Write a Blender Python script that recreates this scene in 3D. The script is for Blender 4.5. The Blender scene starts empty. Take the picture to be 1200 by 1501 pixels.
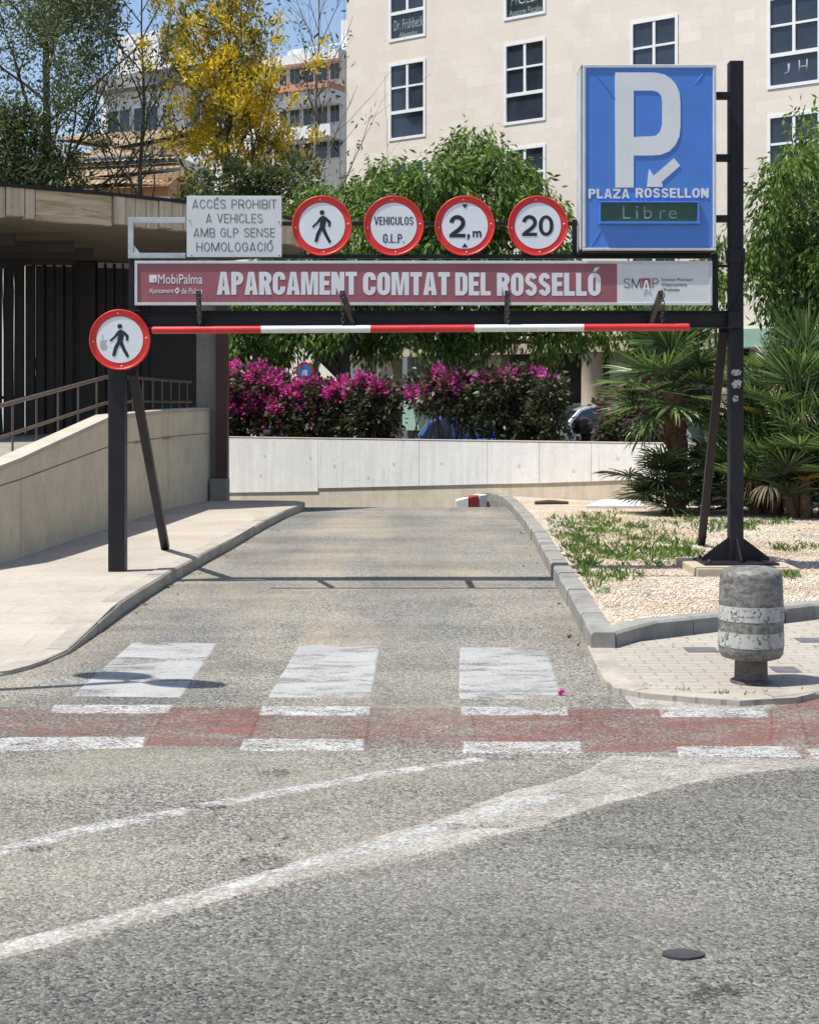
import bpy, bmesh, math, random
import numpy as np
from mathutils import Vector, Matrix, Euler
R = math.radians
C = bpy.context.scene.collection
S = bpy.context.scene
random.seed(7)
rng = np.random.default_rng(11)

# ------------------------------------------------------------------ camera
F = 2200.0          # focal length in photograph pixels (photo 1200 x 1501)
H = 1.70            # eye height
HY = 600.0          # horizon row
cam = bpy.data.cameras.new('camera')
cam.sensor_fit = 'AUTO'; cam.sensor_width = 36.0
cam.lens = F / 1501.0 * 36.0
cam.shift_y = -(750.5 - HY) / 1501.0
cam.clip_start = 0.1; cam.clip_end = 2000
cobj = bpy.data.objects.new('camera', cam); C.objects.link(cobj)
cobj.location = (0, 0, H); cobj.rotation_euler = (R(90), 0, 0)
S.camera = cobj

# ------------------------------------------------------------------ light
SUN_DX, SUN_DY = 0.44, 0.14        # shadow shift on the ground per metre of height
sv = Vector((-SUN_DX, -SUN_DY, 1)).normalized()      # towards the sun
el = math.asin(sv.z); az = math.atan2(sv.x, sv.y)
W = bpy.data.worlds.new('World'); S.world = W; W.use_nodes = True
wn = W.node_tree
sky = wn.nodes.new('ShaderNodeTexSky'); sky.sky_type = 'NISHITA'; sky.sun_disc = False
sky.sun_elevation = el; sky.sun_rotation = az
sky.altitude = 20; sky.air_density = 1.0; sky.dust_density = 1.0; sky.ozone_density = 1.0
bg = wn.nodes['Background']; bg.inputs[1].default_value = 0.125
wn.links.new(sky.outputs[0], bg.inputs[0])
sun = bpy.data.lights.new('sun', 'SUN'); sun.energy = 4.8; sun.angle = R(0.5); sun.color = (1.0, 0.955, 0.885)
so = bpy.data.objects.new('sun', sun); C.objects.link(so)
so.rotation_euler = (-sv).to_track_quat('-Z', 'Y').to_euler(); so.location = (-20, -10, 40)
S.view_settings.view_transform = 'Standard'; S.view_settings.look = 'None'
S.view_settings.exposure = 0.44; S.view_settings.gamma = 1; S.view_settings.use_curve_mapping = False
S.cycles.max_bounces = 6; S.cycles.transparent_max_bounces = 8
S.cycles.use_denoising = True

def at(px, py, Z=0.0):              # photo pixel -> point on the level Z
    Y = (H - Z) * F / (py - HY)
    return Vector(((px - 600.0) / F * Y, Y, Z))
def ad(px, py, Y):                  # photo pixel -> point at distance Y
    return Vector(((px - 600.0) / F * Y, Y, H - (py - HY) / F * Y))

# ------------------------------------------------------------------ materials
class M:
    """small node-tree helper"""
    def __init__(s, name, rough=0.6, metal=0.0, spec=0.5):
        s.m = bpy.data.materials.new(name); s.m.use_nodes = True
        s.t = s.m.node_tree; s.b = s.t.nodes['Principled BSDF']
        s.b.inputs['Roughness'].default_value = rough; s.b.inputs['Metallic'].default_value = metal
        s.b.inputs['Specular IOR Level'].default_value = spec
    def n(s, kind, **kw):
        x = s.t.nodes.new('ShaderNode' + kind)
        for k, v in kw.items():
            if k in x.inputs: x.inputs[k].default_value = v
            else: setattr(x, k, v)
        return x
    def l(s, a, b): s.t.links.new(a, b)
    def pos(s, scale=(1, 1, 1), obj=False, rot=0):
        src = s.n('TexCoord').outputs['Object'] if obj else s.n('NewGeometry').outputs['Position']
        mp = s.n('Mapping'); mp.inputs['Scale'].default_value = scale; mp.inputs['Rotation'].default_value = (0, 0, rot)
        s.l(src, mp.inputs['Vector']); return mp.outputs[0]
    def noise(s, vec, scale, detail=4, rough=0.6, dist=0.0):
        x = s.n('TexNoise', Scale=scale, Detail=detail, Roughness=rough, Distortion=dist); s.l(vec, x.inputs['Vector']); return x.outputs['Fac']
    def ramp(s, fac, stops):
        r = s.n('ValToRGB'); e = r.color_ramp.elements
        while len(e) < len(stops): e.new(0.5)
        for i, (p, c) in enumerate(stops):
            e[i].position = p; e[i].color = (*c, 1) if len(c) == 3 else c
        s.l(fac, r.inputs[0]); return r.outputs[0]
    def mix(s, fac, a, b, mode='MIX'):
        x = s.n('Mix', data_type='RGBA', blend_type=mode)
        for v, i in ((fac, 0), (a, 6), (b, 7)):
            if hasattr(v, 'is_output') or isinstance(v, bpy.types.NodeSocket): s.l(v, x.inputs[i])
            elif isinstance(v, (int, float)): x.inputs[i].default_value = v
            else: x.inputs[i].default_value = (*v, 1)
        return x.outputs[2]
    def math(s, op, a, b=0.0):
        x = s.n('Math', operation=op)
        for v, i in ((a, 0), (b, 1)):
            if isinstance(v, (int, float)): x.inputs[i].default_value = v
            else: s.l(v, x.inputs[i])
        return x.outputs[0]
    def col(s, c): 
        if isinstance(c, bpy.types.NodeSocket): s.l(c, s.b.inputs['Base Color'])
        else: s.b.inputs['Base Color'].default_value = (*c, 1)
        return s
    def bump(s, h, strength=0.3, dist=0.01):
        b = s.n('Bump'); b.inputs['Strength'].default_value = strength; b.inputs['Distance'].default_value = dist
        s.l(h, b.inputs['Height']); s.l(b.outputs[0], s.b.inputs['Normal']); return s

def painted(name, c, rough=0.45, dirt=0.25, scale=3.0, metal=0.0, c2=None, bump=0.0, fine=40, spec=0.5):
    m = M(name, rough, metal, spec)
    p = m.pos()
    f = m.noise(p, scale, 6, 0.65)
    g = m.noise(p, fine, 3, 0.6)
    c2 = c2 or tuple(x * (1 - dirt) for x in c)
    f2 = m.math('ADD', m.math('MULTIPLY', f, 0.75), m.math('MULTIPLY', g, 0.25))
    m.col(m.ramp(f2, [(0.32, c2), (0.62, c)]))
    r = m.math('ADD', m.math('MULTIPLY', f, 0.3), rough - 0.15); m.l(r, m.b.inputs['Roughness'])
    if bump: m.bump(g, bump, 0.004)
    return m.m

def asphalt(name, base, sand, sandamt, dark=0.55, stretch=(1, 1, 1), grain=75, bumps=0.8, rot=0, tracks=False):
    m = M(name, 0.85, spec=0.3)
    p = m.pos()
    v = m.n('TexVoronoi', Scale=grain); m.l(p, v.inputs['Vector'])
    vr = m.n('SeparateColor'); m.l(v.outputs['Color'], vr.inputs[0])
    v2 = m.n('TexVoronoi', Scale=grain * 2.3); m.l(p, v2.inputs['Vector'])
    vr2 = m.n('SeparateColor'); m.l(v2.outputs['Color'], vr2.inputs[0])
    fine = m.math('ADD', m.math('MULTIPLY', vr.outputs[0], 0.65), m.math('MULTIPLY', vr2.outputs[1], 0.35))
    grainc = m.ramp(fine, [(0.12, tuple(x * dark * 0.28 for x in base)), (0.34, tuple(x * .8 for x in base)), (0.6, base), (0.88, tuple(min(1, x * 1.95) for x in base))])
    # broad tone: wear, dust, stains
    big = m.noise(m.pos(stretch), 0.55, 5, 0.62, 0.4)
    c = m.mix(m.ramp(big, [(0.44, (0, 0, 0)), (0.62, (sandamt,) * 3)]), grainc, m.mix(0.55, grainc, sand))
    st = m.noise(m.pos((stretch[0] * 0.8, stretch[1] * 1.6, 1)), 1.3, 6, 0.7, 0.8)
    c = m.mix(m.ramp(st, [(0.28, (0.32,) * 3), (0.45, (0, 0, 0))]), c, (0.05, 0.047, 0.042))
    patch = m.noise(m.pos((.55, 2.0, 1), rot=rot), 0.5, 5, 0.6, .3)
    c = m.mix(1.0, c, m.ramp(patch, [(0.32, (0.74,) * 3), (0.5, (1.0,) * 3), (0.68, (1.18,) * 3)]), 'MULTIPLY')
    if tracks:      # wheel paths polished along the drive
        sx = m.n('SeparateXYZ'); m.l(m.n('NewGeometry').outputs['Position'], sx.inputs[0])
        w = m.math('SINE', m.math('ADD', m.math('MULTIPLY', sx.outputs[0], 3.7), m.math('MULTIPLY', m.noise(m.pos((.5, .25, 1)), 1.0, 3), 3.0)))
        c = m.mix(1.0, c, m.ramp(m.math('ADD', m.math('MULTIPLY', w, .5), .5), [(0.1, (1.07, 1.04, 1.0)), (0.85, (.86, .87, .89))]), 'MULTIPLY')
    m.col(c)
    hh = m.math('ADD', m.math('MULTIPLY', v.outputs['Distance'], -1.0), m.math('MULTIPLY', vr2.outputs[1], 0.3))
    m.bump(hh, bumps, 0.007)
    return m.m

def worn_paint(name, c, wear=0.45, soft=0.12, scale=5.0, grain=95, grime=0.25, stretch=(1, 1.4, 1), rough=0.75, gw=.26):
    """road paint worn through: bare asphalt shows where the mask is open"""
    m = M(name, rough, spec=0.3)
    p = m.pos()
    v = m.n('TexVoronoi', Scale=grain); m.l(p, v.inputs['Vector'])
    vr = m.n('SeparateColor'); m.l(v.outputs['Color'], vr.inputs[0])
    a = m.noise(m.pos(stretch), scale, 8, 0.72, 0.6)
    f = m.math('ADD', m.math('MULTIPLY', a, 1 - gw), m.math('MULTIPLY', vr.outputs[0], gw))
    mask = m.ramp(f, [(max(0, wear - soft), (0, 0, 0)), (wear + soft, (1, 1, 1))])
    g = m.noise(p, 2.2, 5, 0.7)
    pc = m.ramp(g, [(0.3, tuple(x * (1 - grime) for x in c)), (0.65, c)])
    m.col(m.mix(m.math('MULTIPLY', vr.outputs[1], 0.28), pc, tuple(x * 0.4 for x in c)))
    m.bump(v.outputs['Distance'], -0.35, 0.006)
    tr = m.n('BsdfTransparent'); ms = m.n('MixShader'); out = m.t.nodes['Material Output']
    m.l(mask, ms.inputs[0]); m.l(tr.outputs[0], ms.inputs[1]); m.l(m.b.outputs[0], ms.inputs[2]); m.l(ms.outputs[0], out.inputs['Surface'])
    return m.m

def concrete(name, c, c2, streak=0.5, seams=None, obj=False, scale=1.0, moss=None):
    m = M(name, 0.85, spec=0.25)
    p = m.pos((1, 1, 1))
    s1 = m.noise(m.pos((9 * scale, 9 * scale, 0.55 * scale)), 1.0, 6, 0.65)
    s2 = m.noise(p, 2.2 * scale, 7, 0.7, 0.3)
    s3 = m.noise(p, 45, 3, 0.6)
    f = m.math('ADD', m.math('MULTIPLY', s1, streak), m.math('MULTIPLY', s2, 1 - streak))
    col = m.ramp(f, [(0.3, c2), (0.48, tuple((a + b) / 2 for a, b in zip(c, c2))), (0.62, c)])
    col = m.mix(0.25, col, m.ramp(s3, [(0.35, tuple(x * 0.6 for x in c)), (0.6, c)]))
    # dark drip stains
    d = m.noise(m.pos((14 * scale, 14 * scale, 0.9 * scale)), 1.0, 4, 0.6)
    col = m.mix(m.ramp(d, [(0.66, (0, 0, 0)), (0.76, (0.55,) * 3)]), col, moss or tuple(x * 0.35 for x in c2))
    # small pock holes
    v = m.n('TexVoronoi', Scale=7.0); m.l(p, v.inputs['Vector'])
    col = m.mix(m.ramp(v.outputs['Distance'], [(0.05, (0.5,) * 3), (0.11, (0, 0, 0))]), col, tuple(x * 0.3 for x in c2))
    m.col(col)
    m.bump(m.math('ADD', m.math('MULTIPLY', s3, 0.5), s1), 0.35, 0.012)
    return m.m

def leafmat(name, stops, rough=0.5, trans=0.3, spec=0.4, tint=1.6):
    m = M(name, rough, spec=spec)
    g = m.n('NewGeometry')
    c = m.ramp(g.outputs['Random Per Island'], stops)
    big = m.noise(m.pos(), 1.3, 3, 0.5)
    c = m.mix(1.0, c, m.ramp(big, [(0.35, (0.72,) * 3), (0.65, (1.2,) * 3)]), 'MULTIPLY')
    m.col(c)
    if trans > 0:
        tr = m.n('BsdfTranslucent'); m.l(m.mix(1.0, c, (tint, tint * 1.05, tint * 0.6), 'MULTIPLY'), tr.inputs['Color'])
        ms = m.n('MixShader'); ms.inputs[0].default_value = trans
        out = m.t.nodes['Material Output']
        m.l(m.b.outputs[0], ms.inputs[1]); m.l(tr.outputs[0], ms.inputs[2]); m.l(ms.outputs[0], out.inputs['Surface'])
    return m.m

def glassmat(name, c=(0.03, 0.043, 0.065), rough=0.06, lo=0.6):
    m = M(name, rough, spec=0.6)
    n = m.noise(m.pos(), 1.1, 3, 0.5)
    m.col(m.ramp(n, [(0.35, tuple(x * lo for x in c)), (0.65, c)]))
    nb = m.noise(m.pos(), 1.7, 2, 0.4); m.bump(nb, 0.12, 0.02)
    return m.m

def brickish(name, c1, c2, mortar, w, h, off=0.5, mort=0.012, bias=0.0, axes='xz', noise=0.2, bump=0.25, rough=0.8):
    m = M(name, rough, spec=0.25)
    tc = m.n('TexCoord').outputs['Object']
    sp = m.n('SeparateXYZ'); m.l(tc, sp.inputs[0])
    cb = m.n('CombineXYZ')
    m.l(sp.outputs['XYZ'.index(axes[0].upper())], cb.inputs[0]); m.l(sp.outputs['XYZ'.index(axes[1].upper())], cb.inputs[1])
    bt = m.n('TexBrick'); m.l(cb.outputs[0], bt.inputs['Vector'])
    bt.inputs['Scale'].default_value = 1.0; bt.inputs['Brick Width'].default_value = w; bt.inputs['Row Height'].default_value = h
    bt.inputs['Mortar Size'].default_value = mort; bt.inputs['Bias'].default_value = bias; bt.offset = off
    bt.inputs['Mortar Smooth'].default_value = 0.4
    bt.inputs['Color1'].default_value = (*c1, 1); bt.inputs['Color2'].default_value = (*c2, 1); bt.inputs['Mortar'].default_value = (*mortar, 1)
    n1 = m.noise(m.pos(), 0.8, 6, 0.65); n2 = m.noise(m.pos(), 18, 4, 0.6)
    nn = m.math('ADD', m.math('MULTIPLY', n1, 0.6), m.math('MULTIPLY', n2, 0.4))
    c = m.mix(1.0, bt.outputs['Color'], m.ramp(nn, [(0.3, (1 - noise,) * 3), (0.68, (1 + noise * 0.5,) * 3)]), 'MULTIPLY')
    m.col(c)
    m.bump(m.math('ADD', m.math('MULTIPLY', bt.outputs['Fac'], -0.6), m.math('MULTIPLY', n2, 0.4)), bump, 0.01)
    return m.m

def gravelmat(name):
    m = M(name, 0.9, spec=0.2)
    p = m.pos()
    v = m.n('TexVoronoi', Scale=38); m.l(p, v.inputs['Vector'])
    s = m.n('SeparateColor'); m.l(v.outputs['Color'], s.inputs[0])
    c = m.ramp(s.outputs[0], [(0.1, (0.34, 0.28, 0.21)), (0.5, (0.52, 0.44, 0.35)), (0.9, (0.68, 0.61, 0.52))])
    soil = m.noise(p, 0.75, 6, 0.6, 0.5)
    c = m.mix(m.ramp(soil, [(0.40, (0, 0, 0)), (0.55, (0.85,) * 3)]), c, m.mix(0.6, c, (0.40, 0.27, 0.14)))
    m.col(c); m.bump(m.math('MULTIPLY', v.outputs['Distance'], -1), 0.9, 0.02)
    return m.m

MAT = {}
def mk():
    m = MAT
    m['road'] = asphalt('dark asphalt', (0.152, 0.146, 0.131), (0.235, 0.22, 0.185), 0.6, grain=82, rot=-.66)
    m['lane'] = asphalt('pale asphalt', (0.188, 0.178, 0.156), (0.30, 0.27, 0.215), 0.8, grain=82, rot=-.66)
    m['drive'] = asphalt('dusty asphalt', (0.212, 0.206, 0.186), (0.38, 0.315, 0.225), 0.8, tracks=True, stretch=(1.3, 0.33, 1), grain=82)
    m['pave'] = brickish('beige paving', (0.43, 0.385, 0.325), (0.41, 0.365, 0.305), (0.345, 0.305, 0.25), 0.9, 0.42, axes='xy', mort=0.006, noise=0.28)
    m['paver'] = brickish('small grey pavers', (0.39, 0.355, 0.305), (0.365, 0.33, 0.285), (0.255, 0.23, 0.195), 0.22, 0.11, axes='xy', mort=0.008, noise=0.25)
    m['kerb'] = painted('grey kerb stone', (0.30, 0.29, 0.265), 0.85, 0.5, 3.2, bump=0.6)
    m['kerb_pale'] = painted('pale kerb stone', (0.41, 0.37, 0.31), 0.85, 0.4, 2.2, bump=0.4)
    m['kerb_red'] = painted('red kerb paint', (0.42, 0.05, 0.05), 0.6, 0.4, 6)
    m['kerb_white'] = painted('white kerb paint', (0.7, 0.7, 0.68), 0.6, 0.3, 6)
    m['gravel'] = gravelmat('pale gravel')
    m['soil'] = painted('earth', (0.30, 0.24, 0.17), 0.95, 0.4, 1.0, bump=0.5)
    m['white_paint'] = worn_paint('white road paint', (0.40, 0.40, 0.39), 0.425, 0.07, 2.4, stretch=(0.7, 1.7, 1), grime=.22, gw=.1)
    m['dash_paint'] = worn_paint('worn white road paint', (0.50, 0.495, 0.475), 0.45, 0.12, 6)
    m['line_paint'] = worn_paint('very worn white line', (0.52, 0.515, 0.49), 0.46, 0.15, 5)
    m['old_paint'] = worn_paint('ground off paint', (0.50, 0.475, 0.42), 0.46, 0.20, 3)
    m['red_lane'] = worn_paint('worn red lane paint', (0.31, 0.12, 0.105), 0.57, 0.17, 2.6, grime=0.3)
    m['red_faint'] = worn_paint('nearly gone red lane paint', (0.30, 0.14, 0.12), 0.62, 0.2, 2.6, grime=0.3)
    m['stain'] = worn_paint('dark oil stain', (0.05, 0.044, 0.036), 0.60, 0.10, 7, stretch=(.6, 2.2, 1))
    m['black_metal'] = painted('black painted steel', (0.009, 0.010, 0.017), 0.45, 0.45, 5, c2=(0.017, 0.015, 0.017), spec=0.28)
    m['galv'] = painted('grey galvanised steel', (0.46, 0.50, 0.51), 0.5, 0.3, 6)
    m['sign_red'] = painted('sign red', (0.68, 0.03, 0.022), 0.4, 0.22, 5)
    m['sign_white'] = painted('sign white', (0.70, 0.73, 0.77), 0.4, 0.10, 4)
    m['sign_grey'] = painted('off white sheet', (0.62, 0.64, 0.64), 0.5, 0.12, 4)
    m['sign_black'] = painted('sign black', (0.012, 0.012, 0.018), 0.45, 0.2, 8)
    m['sign_grey_ink'] = painted('grey sign ink', (0.09, 0.09, 0.10), 0.5, 0.2, 4)
    m['sign_blue'] = painted('sign blue', (0.07, 0.20, 0.60), 0.32, 0.16, 2)
    m['sign_rim'] = painted('sign rim grey', (0.55, 0.58, 0.60), 0.4, 0.2, 5)
    m['sign_letter'] = painted('raised letter white', (0.66, 0.68, 0.70), 0.4, 0.1, 3)
    m['maroon'] = painted('faded maroon', (0.30, 0.095, 0.115), 0.5, 0.22, 2.5)
    m['led'] = painted('dull green display', (0.02, 0.085, 0.045), 0.25, 0.5, 9)
    m['led_text'] = painted('pale display letters', (0.30, 0.38, 0.34), 0.5, 0.35, 14)
    m['bar_red'] = painted('bar red', (0.60, 0.03, 0.03), 0.4, 0.25, 8)
    m['bar_white'] = painted('bar white', (0.74, 0.74, 0.72), 0.4, 0.2, 8)
    m['wall_white'] = concrete('white board marked concrete', (0.80, 0.79, 0.765), (0.60, 0.58, 0.545), 0.6)
    m['wall_foot'] = concrete('stained concrete foot', (0.62, 0.56, 0.45), (0.40, 0.34, 0.25), 0.4)
    m['wall_beige'] = concrete('beige concrete', (0.66, 0.57, 0.43), (0.47, 0.385, 0.265), 0.22)
    m['wall_cap'] = concrete('pale concrete cap', (0.50, 0.455, 0.38), (0.36, 0.31, 0.24), 0.2)
    m['slab'] = concrete('weathered concrete fascia', (0.64, 0.53, 0.39), (0.25, 0.19, 0.125), 0.7)
    m['fascia_wood'] = woodish('weathered fascia planks', (0.60, 0.47, 0.31), (0.28, 0.20, 0.12))
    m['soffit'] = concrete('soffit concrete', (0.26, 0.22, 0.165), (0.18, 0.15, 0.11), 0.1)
    m['rust'] = painted('brown steel', (0.075, 0.028, 0.022), 0.6, 0.4, 3)
    m['col_grey'] = concrete('grey column concrete', (0.30, 0.275, 0.24), (0.18, 0.16, 0.135), 0.4)
    m['slat'] = painted('dark slat timber', (0.045, 0.040, 0.038), 0.7, 0.5, 3, c2=(0.02, 0.018, 0.018))
    m['rail'] = painted('brown handrail steel', (0.16, 0.12, 0.10), 0.4, 0.35, 5, metal=0.4)
    m['stone'] = brickish('pale stone cladding', (0.79, 0.745, 0.685), (0.71, 0.635, 0.555), (0.62, 0.555, 0.485), 0.62, 0.31, mort=0.004, noise=0.12, bias=0.55, bump=0.1)
    m['stone_col'] = painted('stone column', (0.50, 0.41, 0.32), 0.7, 0.2, 1.5)
    m['win_white'] = painted('white window frame', (0.78, 0.79, 0.80), 0.4, 0.1, 3)
    m['glass'] = glassmat('dark window glass')
    m['mint'] = painted('mint panel', (0.33, 0.50, 0.42), 0.4, 0.2, 1)
    m['dark_shop'] = painted('dark shop front', (0.03, 0.03, 0.03), 0.4, 0.4, 2)
    m['white_wall'] = painted('white render', (0.70, 0.70, 0.69), 0.8, 0.15, 1)
    m['cream_wall'] = painted('cream render', (0.72, 0.675, 0.61), 0.8, 0.18, 1)
    m['orange_wall'] = painted('ochre render', (0.52, 0.28, 0.12), 0.8, 0.25, 1)
    m['chain_dark'] = painted('dark chain', (0.045, 0.042, 0.04), 0.5, 0.4, 20, metal=0.4)
    m['grey_trim'] = painted('grey trim', (0.30, 0.29, 0.29), 0.7, 0.3, 2)
    m['awning'] = painted('faded orange awning', (0.55, 0.27, 0.18), 0.8, 0.2, 3)
    m['tile'] = brickish('clay roof tiles', (0.46, 0.34, 0.21), (0.33, 0.235, 0.14), (0.12, 0.085, 0.055), 0.24, 0.42, axes='xy', mort=0.03, noise=0.35, bump=0.9)
    m['tank'] = painted('tan tank', (0.34, 0.27, 0.2), 0.7, 0.3, 2)
    m['leaf'] = leafmat('glossy green leaves', [(0.0, (0.045, 0.095, 0.02)), (0.5, (0.10, 0.175, 0.035)), (1.0, (0.20, 0.28, 0.07))], 0.5, 0.35, spec=.25)
    m['leaf_dull'] = leafmat('grey green leaves', [(0.0, (0.035, 0.055, 0.022)), (0.6, (0.075, 0.105, 0.042)), (1.0, (0.16, 0.18, 0.07))], 0.55, 0.25)
    m['leaf_yellow'] = leafmat('golden blossom', [(0.0, (0.46, 0.34, 0.02)), (0.4, (0.76, 0.54, 0.03)), (1.0, (0.84, 0.66, 0.10))], 0.6, 0.45, tint=1.2)
    m['leaf_purple'] = leafmat('dark hedge leaves', [(0.0, (0.02, 0.028, 0.012)), (0.6, (0.055, 0.066, 0.028)), (1.0, (0.12, 0.12, 0.065))], 0.45, 0.2)
    m['flower'] = leafmat('magenta bracts', [(0.0, (0.42, 0.025, 0.26)), (0.5, (0.62, 0.06, 0.42)), (1.0, (0.72, 0.16, 0.54))], 0.6, 0.4, tint=1.1)
    m['grass'] = leafmat('weeds', [(0.0, (0.05, 0.11, 0.015)), (0.7, (0.10, 0.19, 0.03)), (1.0, (0.26, 0.25, 0.08))], 0.55, 0.3)
    m['frond'] = leafmat('palm green', [(0.0, (0.035, 0.07, 0.022)), (0.5, (0.075, 0.13, 0.042)), (1.0, (0.18, 0.25, 0.10))], 0.33, 0.25)
    m['frond_dark'] = leafmat('palm dark green', [(0.0, (0.03, 0.055, 0.022)), (1.0, (0.07, 0.105, 0.045))], 0.4, 0.15)
    m['frond_yellow'] = leafmat('palm yellowing', [(0.0, (0.20, 0.17, 0.04)), (1.0, (0.42, 0.30, 0.06))], 0.5, 0.25)
    m['frond_dry'] = leafmat('palm dry', [(0.0, (0.13, 0.10, 0.06)), (1.0, (0.28, 0.22, 0.14))], 0.7, 0.1)
    m['bark'] = painted('grey bark', (0.085, 0.07, 0.055), 0.9, 0.45, 6, bump=0.8)
    m['bark_pale'] = painted('pale bark', (0.17, 0.145, 0.125), 0.9, 0.4, 6, bump=0.8)
    m['palm_bark'] = painted('fibrous palm bark', (0.20, 0.11, 0.065), 0.95, 0.65, 14, bump=1.0)
    m['bollard'] = bollardmat('scuffed grey iron', (0.165, 0.16, 0.145))
    m['bollard_dark'] = bollardmat('dark rusty iron', (0.075, 0.06, 0.05))
    m['sticker'] = worn_paint('worn reflective band', (0.50, 0.51, 0.47), 0.40, 0.05, 11, grain=60, grime=.4)
    m['plinth'] = painted('tan concrete plinth', (0.46, 0.385, 0.28), 0.9, 0.3, 4, bump=0.4)
    m['silver'] = painted('silver car paint', (0.40, 0.43, 0.45), 0.3, 0.08, 2, metal=0.5)
    m['blue_car'] = painted('blue car paint', (0.025, 0.07, 0.36), 0.28, 0.15, 2)
    m['grey_car'] = painted('dark grey car paint', (0.10, 0.11, 0.125), 0.3, 0.15, 2, metal=0.4)
    m['tyre'] = painted('tyre rubber', (0.02, 0.02, 0.02), 0.8, 0.3, 8)
    m['alloy'] = painted('wheel alloy', (0.35, 0.36, 0.37), 0.35, 0.2, 5, metal=0.7)
    m['lamp_glass'] = painted('lamp lens', (0.6, 0.6, 0.6), 0.15, 0.2, 8)
    m['lamp_red'] = painted('red lens', (0.40, 0.02, 0.02), 0.2, 0.2, 8)
    m['maroon_box'] = painted('dark maroon plastic', (0.03, 0.010, 0.011), 0.35, 0.3, 8)
    m['tar'] = painted('dark rubber', (0.05, 0.052, 0.056), 0.8, 0.5, 25)
    m['metal_lid'] = painted('iron cover', (0.14, 0.14, 0.15), 0.6, 0.4, 12)
    m['sign_faded'] = painted('sign sticker grey', (0.42, 0.43, 0.42), 0.6, 0.3, 30)

def woodish(name, c, c2):
    m = M(name, 0.85, spec=0.2)
    f = m.noise(m.pos((1.2, 1.2, 16)), 1.0, 7, 0.7, 0.8); m.col(m.ramp(f, [(0.34, c2), (0.46, tuple((a + b) / 2 for a, b in zip(c, c2))), (0.58, c)])); m.bump(f, 0.6, 0.02); return m.m
def bollardmat(name, c):
    m = M(name, 0.55, 0.0)
    p = m.pos()
    a = m.noise(m.pos((1, 1, 2.2)), 7, 8, 0.72, 1.2); b = m.noise(p, 36, 5, 0.7)
    f = m.math('ADD', m.math('MULTIPLY', a, 0.65), m.math('MULTIPLY', b, 0.35))
    m.col(m.ramp(f, [(0.34, (0.03, 0.027, 0.022)), (0.44, tuple(x * 0.55 for x in c)), (0.52, c), (0.62, tuple(x * 1.7 for x in c))]))
    m.bump(f, 0.4, 0.006); return m.m
mk()

# ------------------------------------------------------------------ objects
ORG = {}
def tag(o, label=None, cat=None, group=None, kind=None):
    if label: o['label'] = label
    if cat: o['category'] = cat
    if group: o['group'] = group
    if kind: o['kind'] = kind
    return o
def thing(name, label, cat, loc=(0, 0, 0), rotz=0, group=None):
    o = bpy.data.objects.new(name, None); C.objects.link(o); o.empty_display_size = 0.2
    o.location = loc; o.rotation_euler = (0, 0, rotz)
    ORG[o.name] = (Vector(loc), rotz)
    return tag(o, label, cat, group)

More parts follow.
